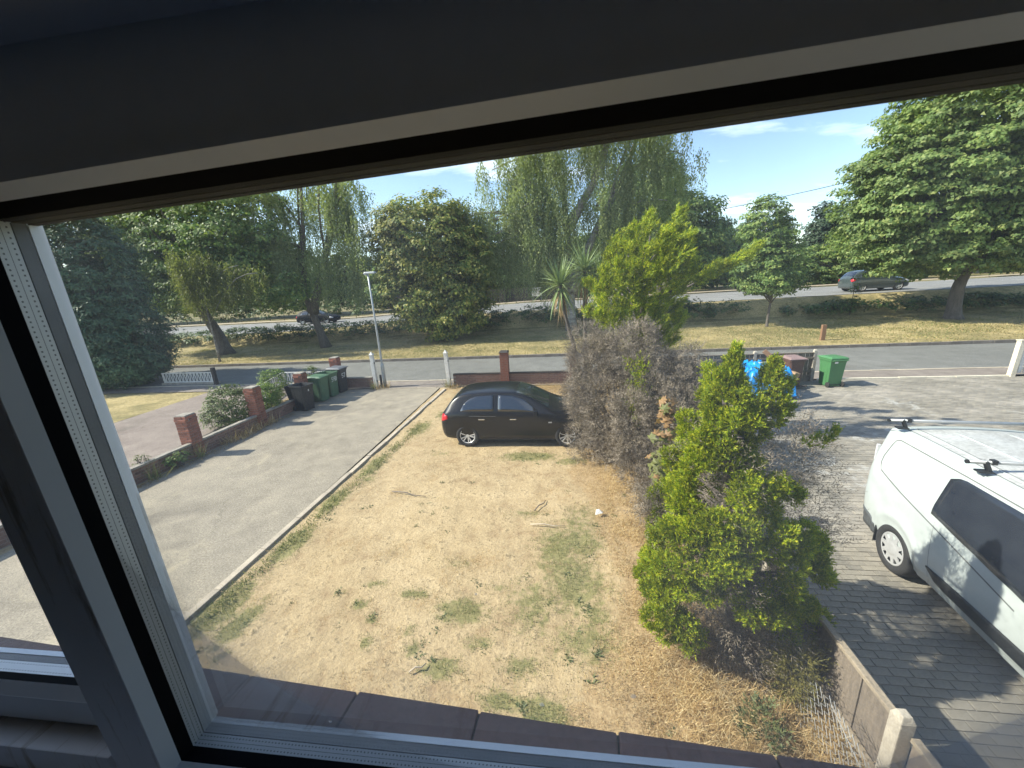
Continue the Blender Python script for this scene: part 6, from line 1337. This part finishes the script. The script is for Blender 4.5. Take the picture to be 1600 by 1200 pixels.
MB().tube([(0, 0, -.1), (.03, 0, 1.4), (0, 0, 2.7)], [.03, .02, .006], 5).build('stem', M['bark'], vs_)

# ------------------------------------------------------------------ grass
def blades(name, n, dens, hr, wd, mat, seed, box=(-5.25, 2.45, 1.6, 15.4), lean=.5, zf=lawn_h, power=1.0, bias=.0):
    rng = np.random.default_rng(seed); x0, x1, y0, y1 = box
    N0 = n*6; y = y0+(y1-y0)*rng.uniform(0, 1, N0)**(1.0+bias); x = rng.uniform(x0, x1, N0); p_ = dens(x, y)
    k = rng.uniform(0, 1, N0) < p_**power; x, y, p_ = x[k][:n], y[k][:n], p_[k][:n]; m_ = len(x)
    hsc = hr(x, y)*rng.uniform(.45, 1.3, m_); a = rng.uniform(0, 6.28, m_); l_ = lean*rng.uniform(.2, 1.6, m_)
    B = np.stack([x, y, zf(x, y)-.005], 1); dirv = np.stack([np.cos(a), np.sin(a), np.zeros(m_)], 1); sd_ = np.stack([-np.sin(a+.6), np.cos(a+.6), np.zeros(m_)], 1)
    w = (wd*rng.uniform(.7, 1.4, m_))[:, None]; h_ = hsc[:, None]; l_ = l_[:, None]
    mid = B + dirv*h_*l_*.35 + np.array([0, 0, 1])*h_*.6; tip = B + dirv*h_*l_ + np.array([0, 0, 1])*h_*np.clip(1-.35*l_, .15, 1)
    bend = mid + dirv*h_*.02
    Q = np.concatenate([np.stack([B-sd_*w*.5, B+sd_*w*.5, bend+sd_*w*.25], 1), np.stack([bend-sd_*w*.45, bend+sd_*w*.45, tip], 1)])
    return tag(soup(name, Q, M[mat]), kind='stuff')
gd = lambda x, y: np.clip(cover_fields(x, y)[0]*1.25-.10, 0, 1)*sstep(.26, .50, fbm(x, y, 5.0, 14))
dd_ = lambda x, y: np.clip(cover_fields(x, y)[1]-.10, 0, 1)*sstep(.25, .55, fbm(x, y, 4.0, 15))
tall = lambda x, y: .05+.24*sstep(.4, 1.6, x)*sstep(9, 6, y)+.16*sstep(13.4, 14.8, y)
blades('green_grass', 46000, gd, lambda x, y: x*0+.055, .007, 'grassg', 201, bias=.5)
blades('dry_grass', 80000, dd_, tall, .0055, 'straw', 202, lean=.8, bias=.4)
blades('dry_grass', 16000, lambda x, y: .35*sstep(.45, .7, fbm(x, y, 6, 44)), lambda x, y: x*0+.022, .008, 'straw', 203, lean=1.6, bias=.5)
# low weeds: rosettes dotted over the bare soil
rng = np.random.default_rng(207)
wx = rng.uniform(-5.0, 1.2, 2600); wy = rng.uniform(2.3, 13, 2600); wg = cover_fields(wx, wy)[0]
kk = rng.uniform(0, 1, 2600) < np.clip(.012 + .25*(wg > .35) + .035*sstep(.5, .68, fbm(wx, wy, 1.3, 61)), 0, 1); wx, wy = wx[kk], wy[kk]
nr = 11; q = np.repeat(np.arange(len(wx)), nr); a = rng.uniform(0, 6.28, len(q)); sz = (rng.uniform(.025, .06, len(wx)))[q]
Dw = unit(np.stack([np.cos(a), np.sin(a), rng.uniform(.1, .9, len(q))], 1)); Bw = np.stack([wx[q], wy[q], lawn_h(wx, wy)[q]], 1)+rng.normal(size=(len(q), 3))*[.03, .03, 0]
tag(soup('weeds', leaf_quads(Bw, Dw, unit(np.cross(Dw, np.cross([0, 0, 1.0], Dw))+rng.normal(size=(len(q), 3))*.2), sz, sz*.38), M['weed']), kind='stuff')
# weeds and dead stalks along the foot of the divider wall and gateposts
def edge_tufts(name, spots, hgt, mat, seed, n=60, spread=.12):
    rng = np.random.default_rng(seed); S = np.array(spots, float); k = np.repeat(np.arange(len(S)), n); B = S[k]+rng.normal(size=(len(k), 3))*[spread, spread, 0]
    D = unit(rng.normal(size=(len(k), 3))*.5+[0, 0, 1.1]); L = hgt*rng.uniform(.4, 1.3, len(k))
    return tag(soup(name, leaf_quads(B, D, rnd_dirs(rng, len(k)), L, .014), M[mat]), kind='stuff')
edge_tufts('dry_grass', [(-10.05, 9.6+.35*i, 0) for i in range(6)]+[(-4.75, 15.35, 0), (-8.15, 15.4, 0), (-7.8, 15.5, 0), (2.2, 15.0, 0)], .34, 'straw', 211)
edge_tufts('green_grass', [(-8.3, 15.4, 0), (-4.95, 15.4, 0), (-10.1, 7.4, 0), (-10.05, 8.6, 0)], .5, 'grassg', 212, 45, .07)
edge_tufts('green_grass', [(-5.12+.02*i, 2.2+.3*i, 0) for i in range(30)], .07, 'grassg', 213, 60, .09)
# verge turf: coarse mown tufts
vg = lambda x, y: .55+.45*sstep(.35, .65, fbm(x, y, .6, 71))
blades('verge_grass', 34000, vg, lambda x, y: x*0+.075, .04, 'turf', 221, box=(-30, 32, 21.7, 29.6), lean=1.2, zf=lambda x, y: terrain(x, y))
blades('verge_grass', 28000, lambda x, y: sstep(.38, .68, fbm(x, y, .45, 75)), lambda x, y: x*0+.08, .03, 'grassg', 222, box=(-30, 32, 21.7, 29.8), lean=1.0, zf=lambda x, y: terrain(x, y))
# fallen debris at the foot of the brick wall
rng = np.random.default_rng(231); n = 900; yy = rng.uniform(5.5, 12.3, n); xx = -10.36+.0475*(yy-6.2)+.06+np.abs(rng.normal(size=n))*.16
tag(soup('leaf_litter', leaf_quads(np.stack([xx, yy, np.full(n, .006)], 1), unit(np.stack([rng.normal(size=n), rng.normal(size=n), rng.uniform(0, .25, n)], 1)), unit(rng.normal(size=(n, 3))*.3+[0, 0, 1]), rng.uniform(.03, .07, n), .03), M['cordy_dead']), kind='stuff')
